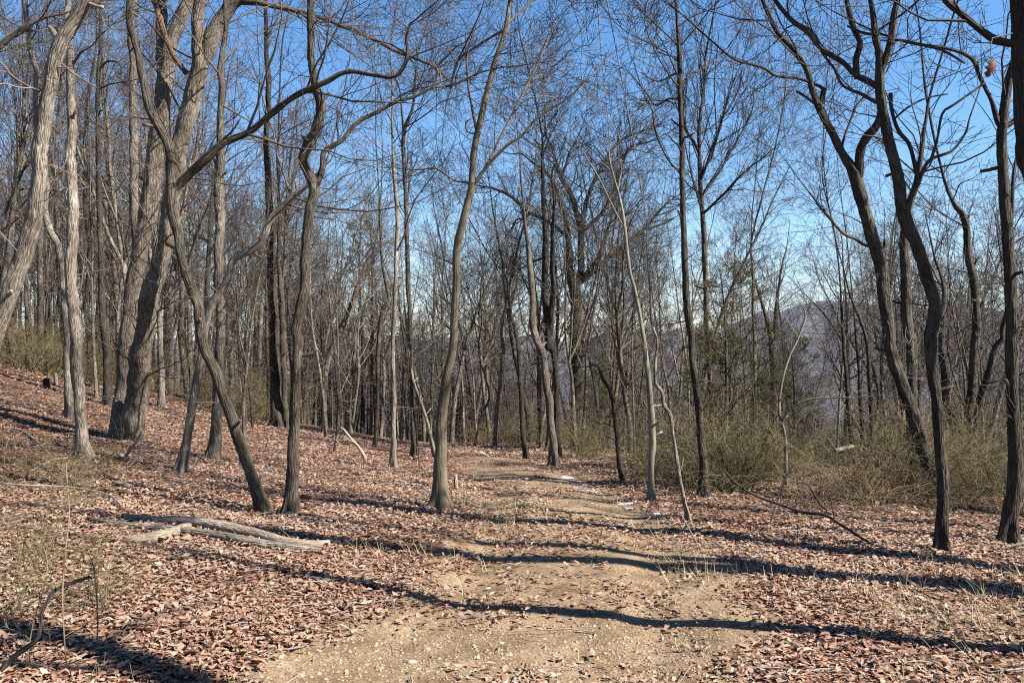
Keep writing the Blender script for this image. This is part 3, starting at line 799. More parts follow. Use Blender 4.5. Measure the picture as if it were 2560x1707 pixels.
 dict(name='sapling', label='white barked sapling bent over in an arch above the thicket', bark='beech', twig='pale', height=2.0, t0=0.7, dens=0.25, stems=[
  '@10 D3 822 1320 22 785 1150 20 785 1010 18 812 860 16 852 740 15 912 620 14 952 500 12 930 430 8 890 395 5',
  'D3 795 1205 14 830 1130 13 900 1070 12 1010 1035 11 1200 1030 8 1370 1020 5']),
 dict(name='oak_tree', label='slim grey trunk left of the forked tree in the right thicket', bark='grey', twig='grey', height=10, t0=0.4, stems=[
  '@16 D3 640 1390 34 620 1000 30 615 600 26 605 200 20 600 0 14']),
]
SKIP_BG = []
for i, h in enumerate(H):
    h.setdefault('cat', 'sapling' if 'sapling' in h['name'] else 'tree')
    hero(seed=i, **h)
for l in exec_log:
    print('HERO', *l)

# ------------------------------------------------------------------ woods behind: a set of grown trees, copied one by one
def tree_template(seed, H, r0, spread=0.28, n1=20, fork=True, dens=(6, 5, 0), t0=0.35, up=0.09, ang=48, twmin=1.0):
    rng = np.random.default_rng(seed)
    tb, cr = Tubes(), Tubes()
    P0 = np.array([[0, 0, -0.25]]); D0 = unit(np.array([[rng.normal(0, 0.07), rng.normal(0, 0.07), 1.0]]))
    K = 18
    p, r = grow(rng, P0, D0, np.array([H + 0.25]), np.array([r0]), K, 0.055, 0.03, 0.1)
    r[0, 0] *= 1.1
    leaders = [(p[0], r[0])]
    if fork:
        for _ in range(rng.integers(1, 3)):
            k = int(rng.integers(int(K * 0.3), int(K * 0.6)))
            a = rng.uniform(0, 6.28)
            d = unit(np.array([[np.cos(a) * 0.6, np.sin(a) * 0.6, 1.0]]))
            q, rr = grow(rng, p[0, k][None], d, np.array([H * (1 - k / K) * rng.uniform(0.7, 0.95)]), np.array([r[0, k] * 0.75]), 12, 0.1, 0.08, 0.12)
            leaders.append((q[0], rr[0]))
    for (q, rr) in leaders:
        m3 = catmull(np.column_stack([q, rr]), 0.3)
        tb.add(m3[:, :3], np.maximum(m3[:, 3], 0.004), 10, lump=0.14, foot=0.02 if q is p[0] or m3[0, 2] < 0.3 else None)
    for li, (q, rr) in enumerate(leaders):
        n = n1 if li == 0 else int(n1 * 0.6)
        a = sprout(rng, q[None], rr[None], n, t0 if li == 0 else 0.15, 0.98, ang, spread if li == 0 else spread * 1.3, 0.45, 0.4, 4.0)
        p1, r1 = grow(rng, *a, 9, 0.13, up, 0.25, 0.004)
        tb.add(p1, r1, 5)
        a = sprout(rng, p1, r1, dens[0], 0.12, 1.0, 44, 0.5, 0.55, 0.3, 1.8)
        p2, r2 = grow(rng, *a, 6, 0.15, up * 0.8, 0.35, 0.003 * twmin); cr.add(p2, r2, 3)
        a = sprout(rng, p2, r2, dens[1], 0.12, 1.0, 44, 0.55, 0.6, 0.2, 1.1)
        p3, r3 = grow(rng, *a, 5, 0.15, up * 0.7, 0.45, 0.0025 * twmin); cr.add(p3, r3, 3)
        if dens[2]:
            a = sprout(rng, p3, r3, dens[2], 0.2, 1.0, 44, 0.55, 0.7, 0.1, 0.5)
            p4, r4 = grow(rng, *a, 3, 0.2, up * 0.6, 0.6, 0.002 * twmin); cr.add(p4, r4, 3)
    # fine dead twigs on the lower stem
    a = sprout(rng, p, r, int(H * 1.6), 0.12, t0 + 0.1, 75, 0.07, 0.15, 0.25, 1.0)
    p5, r5 = grow(rng, *a, 5, 0.2, 0.0, 0.4, 0.003); cr.add(p5, r5, 3)
    a = sprout(rng, p5, r5, 3, 0.2, 1.0, 46, 0.5, 0.7, 0.1, 0.4)
    p6, r6 = grow(rng, *a, 3, 0.2, 0.0, 0.5, 0.0022); cr.add(p6, r6, 3)
    return tb, cr

TT = []
_tk = ['grey', 'brown', 'grey', 'pale', 'brown', 'dark', 'grey', 'pale', 'brown', 'grey']
for i in range(10):
    H_ = [11, 10, 12, 9, 11, 10, 12, 10, 9, 11][i]
    tb, cr = tree_template(300 + i, H_, [0.11, 0.085, 0.13, 0.08, 0.10, 0.075, 0.12, 0.09, 0.07, 0.095][i], n1=[28, 24, 30, 24, 28, 24, 30, 26, 24, 28][i], fork=i % 3 != 1)
    TT.append((H_, tb.mesh('trunk', BARK[_tk[i]]), cr.mesh('crown', TWIG['dark' if _tk[i] in ('brown', 'dark') else 'grey'])))
TS = []
_sk = ['grey', 'pale', 'brown', 'pale', 'grey', 'brown']
for i in range(6):
    H_ = [5, 6, 4.5, 6.5, 5.5, 7][i]
    tb, cr = tree_template(400 + i, H_, [0.03, 0.036, 0.026, 0.04, 0.032, 0.045][i], n1=[14, 14, 12, 15, 14, 15][i], fork=i % 2 == 0, dens=(5, 4, 0), t0=0.2, ang=42)
    TS.append((H_, tb.mesh('trunk', BARK[_sk[i]]), cr.mesh('crown', TWIG['dark' if _sk[i] == 'brown' else 'grey'])))

def plant(tmpl, name, loc, rz, sc, label, cat, group):
    r = root(name, loc, label, cat, group)
    r.rotation_euler = (0, 0, rz); r.scale = (sc[0], sc[0], sc[1])
    link('trunk', tmpl[1], r); link('crown', tmpl[2], r)
    return r

SKX = [-400, 0, 500, 650, 850, 1000, 1250, 1500, 1800, 1870, 2020, 2090, 2560, 2900]
SKV = [-300, -200, 0, 200, 330, 330, 340, 340, 360, 570, 610, 430, 260, 200]
ZONES = [(600, 'on the left slope among the speckled and twin trunks', 'the left slope'),
         (1090, 'between the S bend oak and smooth olive trunk', 'the crest left of the trail'),
         (1420, 'beyond the end of the trail', 'the trail end'),
         (1800, 'behind the massive old oak and the tall dark trunk', 'the wood behind the old oak'),
         (2900, 'downhill behind the right briar thicket', 'the slope behind the thicket')]
hb = np.array(HERO_BASES)
taken = [tuple(q) for q in hb]
def bg_tree(rng, X, Y, sap):
    sx = PCX + X / Y * FOC
    g = float(ground(X, Y))
    lim = np.interp(sx, SKX, SKV) + rng.uniform(-40, 220)
    Hmax = CAMZ + (PCY - lim) / FOC * Y - g
    tm = TS[rng.integers(len(TS))] if sap else TT[rng.integers(len(TT))]
    Hs = float(np.clip(min(tm[0] * rng.uniform(0.8, 1.25), Hmax), tm[0] * 0.45, 16)) / tm[0]
    zi = next(z for z in ZONES if sx < z[0])
    far = Y > 32
    kind = 'sapling' if sap else 'tree'
    lab = ('distant ' if far else '') + ('thin bare sapling ' if sap else 'bare grey tree ') + zi[1]
    plant(tm, 'sapling' if sap else 'bare_tree', (X, Y, g - 0.03), rng.uniform(0, 6.28), (max(Hs, 0.6) * rng.uniform(0.8, 1.1), Hs), lab, kind,
          ('distant ' if far else '') + ('saplings of ' if sap else 'bare trees of ') + zi[2])
rng = np.random.default_rng(77)
def scatter(n, y0, y1, psap, mind, side=0.70):
    k = 0
    for _ in range(n * 30):
        if k >= n:
            break
        Y = math.sqrt(rng.uniform(y0 * y0, y1 * y1)); X = rng.uniform(-side, side) * Y
        if Y < 26 and abs(X - path_x(Y)) < 1.7:
            continue
        if Y < 15 and X < 0 and X > -3.5:
            continue
        if PCX + X / Y * FOC < 640 and rng.random() < 0.55:
            continue
        if min((X - a) ** 2 + (Y - b) ** 2 for a, b in taken) < mind * mind:
            continue
        taken.append((X, Y)); bg_tree(rng, X, Y, rng.random() < psap); k += 1
scatter(14, 11.5, 15, 0.9, 0.7)
scatter(225, 15, 32, 0.68, 0.5)
scatter(190, 32, 58, 0.35, 0.8)

# trees just outside the frame on the sunny side: their shadows cross the trail
def snag_template(seed, H=9.0, r0=0.15):
    rng = np.random.default_rng(seed); tb = Tubes()
    p, r = grow(rng, np.array([[0, 0, -0.25]]), np.array([[0.02, 0.0, 1.0]]), np.array([H]), np.array([r0]), 16, 0.045, 0.03, 0.35)
    m3 = catmull(np.column_stack([p[0], r[0]]), 0.2); tb.add(m3[:, :3], m3[:, 3], 14, cap=True, lump=0.16, ridge=0.01, foot=0.02)
    a = sprout(rng, p, r, 7, 0.62, 0.98, 48, 0.22, 0.4, 0.5, 2.2); p1, r1 = grow(rng, *a, 9, 0.15, 0.08, 0.25, 0.006); tb.add(p1, r1, 6)
    return tb.mesh('trunk', BARK['brown'])
SNAG = [snag_template(90), snag_template(91, 10, 0.16), snag_template(92, 8, 0.14)]
for i, (X, Y, ti, th, hs) in enumerate([(5.0, 5.7, 0, 1.1, 1.0), (6.2, 4.8, 1, 1.1, 0.9), (5.6, 4.5, 2, 0.8, 1.0), (3.5, 1.25, 0, 1.2, 0.9), (7.4, 9.2, 2, 0.8, 1.0), (8.6, 7.0, 1, 0.9, 1.0), (9.6, 11.2, 0, 0.8, 1.0), (6.6, 7.6, 2, 0.7, 1.0), (8.2, 5.9, 0, 0.8, 1.0)]):
    r = root('bare_snag', (X, Y, float(ground(X, Y)) - 0.03), 'bare snag out past the right edge that shades the trail', 'tree', 'bare snags past the right edge')
    r.rotation_euler = (0, 0, i * 2.4); r.scale = (th, th, hs)
    link('trunk', SNAG[ti], r)

# the far wood, one mass
def far_wood():
    rng = np.random.default_rng(5)
    lods = []
    for i in range(5):
        tb = Tubes(); H_ = 10.0
        p, r = grow(rng, np.array([[0, 0, -0.5]]), np.array([[0, 0, 1.0]]), np.array([H_]), np.array([0.10]), 7, 0.06, 0.03, 0.15); tb.add(p, r, 4)
        a = sprout(rng, p, r, 13, 0.3, 1.0, 46, 0.3, 0.45, 0.8, 4); p1, r1 = grow(rng, *a, 5, 0.15, 0.1, 0.3, 0.008); tb.add(p1, r1, 3)
        a = sprout(rng, p1, r1, 6, 0.1, 1.0, 46, 0.45, 0.6, 0.4, 1.6); p2, r2 = grow(rng, *a, 4, 0.2, 0.08, 0.4, 0.006); tb.add(p2, r2, 3)
        a = sprout(rng, p2, r2, 3, 0.1, 1.0, 46, 0.5, 0.7, 0.3, 0.9); p3, r3 = grow(rng, *a, 3, 0.2, 0.05, 0.5, 0.005); tb.add(p3, r3, 3)
        lods.append((np.concatenate(tb.V), np.concatenate([f for f in tb.F]), np.concatenate(tb.B)))
    V, F, B, n = [], [], [], 0
    for k in range(3600):
        Y = 40 + 220 * rng.random() ** 2.0; X = rng.uniform(-0.8, 0.8) * Y
        v, f, b = lods[k % 5]
        a = rng.uniform(0, 6.28); sc = rng.uniform(0.75, 1.2)
        g = float(ground(X, Y))
        sx = PCX + X / Y * FOC
        if sx < 700 and rng.random() < 0.5:
            continue
        sc = min(sc, max(0.45, (CAMZ + (PCY - max(np.interp(sx, SKX, SKV) + 120, 430)) / FOC * Y - g) / 10))
        c, s_ = math.cos(a) * sc, math.sin(a) * sc
        V.append(np.stack([v[:, 0] * c - v[:, 1] * s_ + X, v[:, 0] * s_ + v[:, 1] * c + Y, v[:, 2] * sc + g], 1))
        F.append(f + n); B.append(b); n += len(v)
    me = make_mesh('distant_wood', np.concatenate(V), [np.concatenate(F)], TWIG['grey'], {'bark': ('FLOAT_VECTOR', np.concatenate(B))})
    tag(link('distant_wood', me), 'far bare wood filling the slope below the ridge', 'woodland', kind='stuff')
far_wood()

# ------------------------------------------------------------------ evergreens
def leaf_material(name, stops, trans=0.0):
    m, nt, b = new_mat(name)
    at = node(nt, 'ShaderNodeAttribute', attribute_name='tone')
    g = node(nt, 'ShaderNodeNewGeometry')
    n1 = noise(nt, g.outputs['Position'], 60, 2)
    f = math_node(nt, 'ADD', at.outputs['Fac'], math_node(nt, 'MULTIPLY', math_node(nt, 'SUBTRACT', n1, 0.5), 0.3))
    c = ramp(nt, f, [(p, dim(q)) for p, q in stops])
    nt.links.new(c, b.inputs['Base Color'])
    b.inputs['Roughness'].default_value = 0.6
    if trans:
        t = node(nt, 'ShaderNodeBsdfTranslucent'); nt.links.new(c, t.inputs['Color'])
        mx = node(nt, 'ShaderNodeMixShader'); mx.inputs[0].default_value = trans
        out = nt.nodes['Material Output']
        nt.links.new(b.outputs[0], mx.inputs[1]); nt.links.new(t.outputs[0], mx.inputs[2]); nt.links.new(mx.outputs[0], out.inputs['Surface'])
    return m

CEDAR = leaf_material('cedar_foliage', [(0, (0.06, 0.062, 0.02)), (0.5, (0.13, 0.12, 0.042)), (1, (0.20, 0.155, 0.07))], 0.15)
PINE = leaf_material('pine_needles', [(0, (0.06, 0.08, 0.03)), (0.5, (0.12, 0.14, 0.05)), (1, (0.2, 0.2, 0.08))], 0.15)
LAUREL = leaf_material('glossy_green_leaves', [(0, (0.05, 0.07, 0.02)), (0.6, (0.10, 0.12, 0.04)), (1, (0.18, 0.17, 0.07))], 0.2)
LEAF = leaf_material('dead_oak_leaves', [(0.0, (0.10, 0.046, 0.028)), (0.2, (0.20, 0.10, 0.064)), (0.45, (0.33, 0.19, 0.13)), (0.72, (0.44, 0.29, 0.21)), (0.92, (0.51, 0.38, 0.295)), (1.0, (0.47, 0.37, 0.30))], 0.1)

def sprays(rng, P, D, L, W, mat, name):
    """thin leaf blades: base, two sides, tip"""
    N = len(P); D = unit(D)
    q = unit(np.cross(D, rng.normal(size=(N, 3))))
    mid = P + D * (L * 0.45)[:, None]
    V = np.stack([P, mid + q * W[:, None], P + D * L[:, None], mid - q * W[:, None]], 1).reshape(-1, 3)
    F = np.arange(4 * N).reshape(N, 4)
    tone = np.repeat(np.clip(rng.normal(0.5, 0.25, N), 0, 1), 4)
    return make_mesh(name, V, [F], mat, {'tone': ('FLOAT', tone)}, smooth=False)

def cedar_template(seed, H, wid):
    rng = np.random.default_rng(seed)
    tb = Tubes()
    p, r = grow(rng, np.array([[0, 0, -0.2]]), np.array([[0, 0.0, 1.0]]), np.array([H + 0.2]), np.array([0.035 * H / 2.5]), 10, 0.03, 0.05, 0.15); tb.add(p, r, 8)
    a = sprout(rng, p, r, int(42 * H / 2.5), 0.08, 1.0, 62, 0.3, 0.4, 0.25, wid); p1, r1 = grow(rng, *a, 7, 0.16, 0.07, 0.3, 0.003); tb.add(p1, r1, 4)
    a = sprout(rng, p1, r1, 9, 0.15, 1.0, 42, 0.4, 0.6, 0.12, 0.45); p2, r2 = grow(rng, *a, 5, 0.18, 0.03, 0.4, 0.0015); tb.add(p2, r2, 3)
    a = sprout(rng, p2, r2, 3, 0.1, 1.0, 40, 0.6, 0.7, 0.08, 0.25); p3, r3 = grow(rng, *a, 4, 0.18, -0.03, 0.5, 0.001)
    p2, r2 = np.concatenate([p2[:, [0, 1, 3, 4]], p3]), np.concatenate([r2[:, [0, 1, 3, 4]], r3])
    P, D, L, R = sprout(rng, p2, r2, 30, 0.05, 1.0, 34, 0.16, 0.6, 0.02, 0.05)
    keep = vnoise(P[:, 0] * 3.1 + P[:, 1] * 2, P[:, 2] * 3.1, seed) > -0.18
    P, D, L = P[keep], D[keep], L[keep]
    return (H, tb.mesh('trunk', BARK['brown']), sprays(rng, P, D, L * rng.uniform(0.7, 1.4, len(L)), L * 0.10, CEDAR, 'crown'))

def laurel_template(seed, H):
    rng = np.random.default_rng(seed)
    tb = Tubes()
    p, r = grow(rng, np.array([[0, 0, -0.15]]), np.array([[0.05, 0, 1.0]]), np.array([H]), np.array([0.014]), 9, 0.08, 0.03, 0.3); tb.add(p, r, 6)
    a = sprout(rng, p, r, 12, 0.35, 1.0, 55, 0.33, 0.5, 0.2, 0.8); p1, r1 = grow(rng, *a, 6, 0.18, 0.05, 0.4, 0.002); tb.add(p1, r1, 4)
    a = sprout(rng, p1, r1, 5, 0.2, 1.0, 45, 0.4, 0.6, 0.1, 0.35); p2, r2 = grow(rng, *a, 4, 0.18, 0.03, 0.5, 0.0015); tb.add(p2, r2, 3)
    P, D, L, R = sprout(rng, p2, r2, 5, 0.3, 1.0, 50, 0.3, 0.6, 0.035, 0.065)
    return (H, tb.mesh('trunk', BARK['brown']), sprays(rng, P, D, L, L * 0.16, LAUREL, 'crown'))

def pine_template(seed, H):
    rng = np.random.default_rng(seed)
    tb = Tubes()
    p, r = grow(rng, np.array([[0, 0, -0.3]]), np.array([[0.03, 0, 1.0]]), np.array([H]), np.array([0.16]), 14, 0.035, 0.02, 0.2); tb.add(p, r, 9, lump=0.1)
    a = sprout(rng, p, r, 30, 0.68, 1.0, 62, 0.16, 0.4, 0.7, 2.1); p1, r1 = grow(rng, *a, 7, 0.14, 0.10, 0.3, 0.01); tb.add(p1, r1, 4)
    a = sprout(rng, p1, r1, 8, 0.3, 1.0, 46, 0.4, 0.6, 0.25, 0.9); p2, r2 = grow(rng, *a, 5, 0.16, 0.12, 0.4, 0.006); tb.add(p2, r2, 3)
    P, D, L, R = sprout(rng, p2, r2, 70, 0.35, 1.0, 50, 0.3, 0.6, 0.1, 0.2)
    return (H, tb.mesh('trunk', BARK['brown']), sprays(rng, P, D, L, L * 0.05, PINE, 'crown'))

def at_px(x, Y):
    X = (x - PCX) / FOC * Y
    return X, Y, float(ground(X, Y))

CED = [cedar_template(50, 2.6, 0.85), cedar_template(51, 2.2, 0.7)]
for x, Y, k, sc, lab in [(1815, 11.2, 0, 1.05, 'tall olive cedar close behind the tall straight dark trunk'), (1745, 13.0, 1, 0.95, 'cedar between the massive oak and the tall dark trunk'),
                         (1885, 11.6, 1, 0.9, 'small cedar right of the tall olive cedar in the thicket'), (1985, 13.5, 0, 0.75, 'small browned cedar near the white arched sapling'),
                         (1500, 16.5, 1, 0.85, 'low cedar at the foot of the massive old oak')]:
    q = at_px(x, Y)
    plant(CED[k], 'cedar_tree', q, x * 0.37, (sc, sc), lab, 'cedar', 'small cedars in the right thicket')
LAU = [laurel_template(60, 2.4), laurel_template(61, 2.0)]
for x, Y, k, lab in [(1048, 11.0, 0, 'small glossy leaved evergreen beside the smooth olive trunk'), (1120, 13.5, 1, 'small glossy evergreen right of the smooth olive trunk by the trail'),
                     (1895, 10.6, 1, 'green leaved evergreen in front of the cedars'), (850, 17.0, 0, 'dark green leaved sapling on the crest left of the trail')]:
    plant(LAU[k], 'laurel_shrub', at_px(x, Y), x * 0.7, (0.7, 0.62), lab, 'shrub', 'glossy evergreen shrubs')
PIN = pine_template(70, 12.0)
q = at_px(905, 29); h = CAMZ + (PCY - 525) / FOC * 29 - q[2]
plant(PIN, 'pine_tree', q, 0.4, (h / 12 * 0.85, h / 12), 'distant pine with a round green crown right of the S bend oak', 'pine', None)
q = at_px(500, 29); h = CAMZ + (PCY - 450) / FOC * 29 - q[2]
plant(PIN, 'pine_tree', q, 2.2, (h / 12 * 0.6, h / 12), 'distant pine half hidden behind the leaning slender oak', 'pine', None)

# ------------------------------------------------------------------ briar thickets
def shrub_template(seed, H, n=30, mat='briar', spread=0.8):
    rng = np.random.default_rng(seed)
    tb = Tubes()
    P = np.zeros((n, 3)); P[:, :2] = rng.normal(0, 0.16, (n, 2)); P[:, 2] = -0.06
    D = np.column_stack([rng.normal(0, spread * 0.5, n), rng.normal(0, spread * 0.5, n), np.ones(n)])
    p, r = grow(rng, P, D, H * rng.uniform(0.7, 2.0, n), rng.uniform(0.003, 0.0065, n), 14, 0.11, -0.055, 0.4, 0.002); tb.add(p, r, 4)
    a = sprout(rng, p, r, 6, 0.08, 1.0, 50, 0.5, 0.6, 0.2, 1.0); p2, r2 = grow(rng, *a, 6, 0.2, 0.0, 0.5, 0.0015); tb.add(p2, r2, 3)
    a = sprout(rng, p2, r2, 1, 0.1, 1.0, 45, 0.6, 0.75, 0.12, 0.6); p3, r3 = grow(rng, *a, 4, 0.2, 0.0, 0.6, 0.0012); tb.add(p3, r3, 3)
    return tb.mesh('briar_shrub', TWIG[mat])
SH = [shrub_template(80, 0.8), shrub_template(81, 1.0), shrub_template(82, 0.65), shrub_template(83, 1.1, 26), shrub_template(84, 0.6, 30, 'dry'), shrub_template(85, 0.9, 30, 'dry')]
rng = np.random.default_rng(9)
def shrub(X, Y, k, sc, label, group):
    o = link('briar_shrub', SH[k]); o.location = (X, Y, float(ground(X, Y)) - 0.02)
    o.rotation_euler = (0, 0, rng.uniform(0, 6.28)); o.scale = (sc * rng.uniform(0.9, 1.3), sc * rng.uniform(0.9, 1.3), sc)
    tag(o, label, 'shrub', group)
FRX = [1280, 1400, 1560, 1700, 1900, 2100, 2300, 2560, 2700]
FRY = [1130, 1165, 1215, 1270, 1295, 1300, 1310, 1330, 1340]
k = 0
while k < 75:
    x = rng.uniform(1330, 2680); yb = np.interp(x, FRX, FRY)
    Yf = hit(x, yb); Y = Yf + abs(rng.normal(0, 1)) * 2.4 + rng.uniform(0, 1.2)
    X = (x - PCX) / FOC * Y
    if X - path_x(Y) < 1.55:
        continue
    sc = rng.uniform(0.35, 0.85) * (0.75 if Y - Yf < 0.9 else 1.0)
    kk = int(rng.choice([0, 1, 2, 3, 4, 5], p=[.22, .22, .15, .15, .13, .13]))
    lab = ('dry brown briar bush' if kk >= 4 else 'green stemmed briar bush') + (' in the front edge of the right thicket' if Y - Yf < 1.5 else ' deep in the thicket behind the right oaks')
    shrub(X, Y, kk, sc, lab, 'briar bushes of the right thicket'); k += 1
for i in range(34):
    x = rng.uniform(-40, 760); Y = rng.uniform(17.5, 27); X = (x - PCX) / FOC * Y
    shrub(X, Y, int(rng.integers(0, 4)), rng.uniform(0.7, 1.3), 'low green brush along the top of the left slope', 'low brush on the left slope')
for i in range(16):
    x = rng.uniform(1180, 1420); Y = rng.uniform(17, 26); X = (x - PCX) / FOC * Y
    if abs(X - path_x(Y)) > 1.2:
        shrub(X, Y, int(rng.choice([0, 2, 4, 5])), rng.uniform(0.5, 0.9), 'low brown brush at the end of the trail', 'low brush at the trail end')
for x, y, kk, sc, lab in [(165, 1215, 2, 0.45, 'small green briar clump left of the long pale logs'), (250, 1195, 0, 0.38, 'small green briar clump under the pale speckled trunk'),
                          (60, 1200, 2, 0.5, 'green briar clump at the left edge uphill of the logs'), (205, 1265, 1, 0.32, 'thin green briar beside the pale log end'),
                          (90, 1420, 1, 0.42, 'thorny briar clump at the left edge beside the dead branch'), (40, 1540, 0, 0.42, 'thorny briar clump in the bottom left corner'),
                          (235, 1530, 3, 0.33, 'sparse tall briar stems in the left foreground leaves')]:
    g = gpt(x, y); shrub(g[0], g[1], kk, sc, lab, None)

# ------------------------------------------------------------------ leaf litter, gravel, grass
def view_points(rng, n, y0, y1, side=0.66, power=1.0):
    Y = y0 + (y1 - y0) * rng.random(n) ** power
    X = rng.uniform(-side, side, n) * (Y + 0.6)
    return X, Y

def oak_leaf():
    """outline of a lobed leaf, midrib along x; strips left / mid / right"""
    xs = np.array([0.0, 0.18, 0.34, 0.48, 0.64, 0.80, 1.0])
    ws = np.array([0.02, 0.16, 0.10, 0.25, 0.15, 0.24, 0.02])
    V = []
    for x, w in zip(xs, ws):
        V += [(x - 0.5, w, w * 0.35), (x - 0.5, 0, 0), (x - 0.5, -w, w * 0.35)]
    F = []
    for i in range(6):
        a = 3 * i
        F += [(a, a + 1, a + 4, a + 3), (a + 1, a + 2, a + 5, a + 4)]
    return np.array(V), np.array(F)

def curled_leaf():
    V = []
    for x, w in ((0.0, 0.02), (0.25, 0.17), (0.55, 0.22), (0.82, 0.12), (1.0, 0.0)):
        V += [(x - 0.5, w, w * 0.7), (x - 0.5, 0, 0), (x - 0.5, -w, w * 0.7)]
    F = []
    for i in range(4):
        a = 3 * i
        F += [(a, a + 1, a + 4, a + 3), (a + 1, a + 2, a + 5, a + 4)]
    return np.array(V), np.array(F)

def plain_leaf():
    V = np.array([(-0.5, 0, 0), (-0.05, 0.25, 0.10), (0.5, 0, 0), (-0.05, -0.25, 0.10)])
    return V, np.array([(0, 3, 2), (0, 2, 1)])

def scatter_leaves(rng, X, Y, size, tmpl, tilt, lift):
    V0, F0 = tmpl; N = len(X); n = len(V0)
    Z = ground(X, Y) + rng.random(N) ** 2 * lift + 0.004
    sc = size * rng.lognormal(0, 0.22, N)
    cx = rng.normal(0, 0.55, N); cy = rng.normal(0.3, 0.9, N); wd = rng.uniform(0.7, 1.25, N)
    v = np.repeat(V0[None], N, 0)
    v[:, :, 1] *= wd[:, None]
    v[:, :, 2] = v[:, :, 2] * cy[:, None] + cx[:, None] * (v[:, :, 0] ** 2) * 0.8 + 0.25 * rng.normal(0, 1, N)[:, None] * v[:, :, 0] * v[:, :, 1]
    v *= sc[:, None, None]
    az = rng.uniform(0, 6.283, N); ti = np.abs(rng.normal(0, tilt, N)); ta = rng.uniform(0, 6.283, N)
    # tilt about a horizontal axis, then turn
    c, s = np.cos(az)[:, None], np.sin(az)[:, None]
    x = v[:, :, 0] * c - v[:, :, 1] * s; y = v[:, :, 0] * s + v[:, :, 1] * c; z = v[:, :, 2]
    ux, uy = np.cos(ta)[:, None], np.sin(ta)[:, None]
    d = x * ux + y * uy; e = -x * uy + y * ux
    ct, st = np.cos(ti)[:, None], np.sin(ti)[:, None]
    d2 = d * ct - z * st; z2 = d * st + z * ct
    x = d2 * ux - e * uy; y = d2 * uy + e * ux
    low = z2.min(1)
    V = np.stack([x + X[:, None], y + Y[:, None], z2 - np.minimum(low, 0)[:, None] * 0.7 + Z[:, None]], -1).reshape(-1, 3)
    F = (F0[None] + (np.arange(N) * n)[:, None, None]).reshape(-1, F0.shape[1])
    patch = 0.04 + 0.26 * vnoise(X * 0.6, Y * 0.6, 31) + 0.26 * vnoise(X * 2, Y * 2, 32)
    tone = np.clip(rng.beta(2.2, 2.0, N) + patch, 0.0, 1.0)
    return V, F, np.repeat(tone, n)

def leaf_keep(rng, X, Y, inpath=0.11):
    pm = path_mask(X, Y)
    clump = np.clip(0.5 + 1.6 * vnoise(X * 1.1, Y * 1.1, 41) + 0.9 * vnoise(X * 3.3, Y * 3.3, 42), 0, 1)
    bare = np.clip(0.8 + 1.3 * vnoise(X * 0.5, Y * 0.5, 43), 0.35, 1)
    p = (1 - pm) * bare + pm * inpath * 3.2 * clump ** 2
    return rng.random(len(X)) < p

def build_litter():
    rng = np.random.default_rng(21)
    parts = []
    X, Y = view_points(rng, 82000, 3.2, 8.5, 0.72, 0.95); k = leaf_keep(rng, X, Y); parts.append((X[k], Y[k], 0.041, curled_leaf(), 0.26, 0.025))
    X, Y = view_points(rng, 42000, 3.2, 8.5, 0.72, 0.95); k = leaf_keep(rng, X, Y); parts.append((X[k], Y[k], 0.047, oak_leaf(), 0.24, 0.028))
    X, Y = view_points(rng, 185000, 8.5, 15.5, 0.70, 0.95); k = leaf_keep(rng, X, Y, 0.17); parts.append((X[k], Y[k], 0.045, plain_leaf(), 0.28, 0.025))
    X, Y = view_points(rng, 170000, 15.5, 32.0, 0.70, 0.9); k = leaf_keep(rng, X, Y, 0.25); parts.append((X[k], Y[k], 0.058, plain_leaf(), 0.28, 0.025))
    out = [scatter_leaves(rng, *q) for q in parts]
    V, F, T, n = [], [], [], 0
    for v, f, t in out:
        V.append(v); F.append(f + n); T.append(t); n += len(v)
    F4 = [f for f in F if f.shape[1] == 4]; F3 = [f for f in F if f.shape[1] == 3]
    me = make_mesh('fallen_leaves', np.concatenate(V), [np.concatenate(F4), np.concatenate(F3)], LEAF, {'tone': ('FLOAT', np.concatenate(T))}, smooth=True)
    tag(link('fallen_leaves', me), 'dry brown oak leaves covering the forest floor', 'leaf litter', kind='stuff')
build_litter()

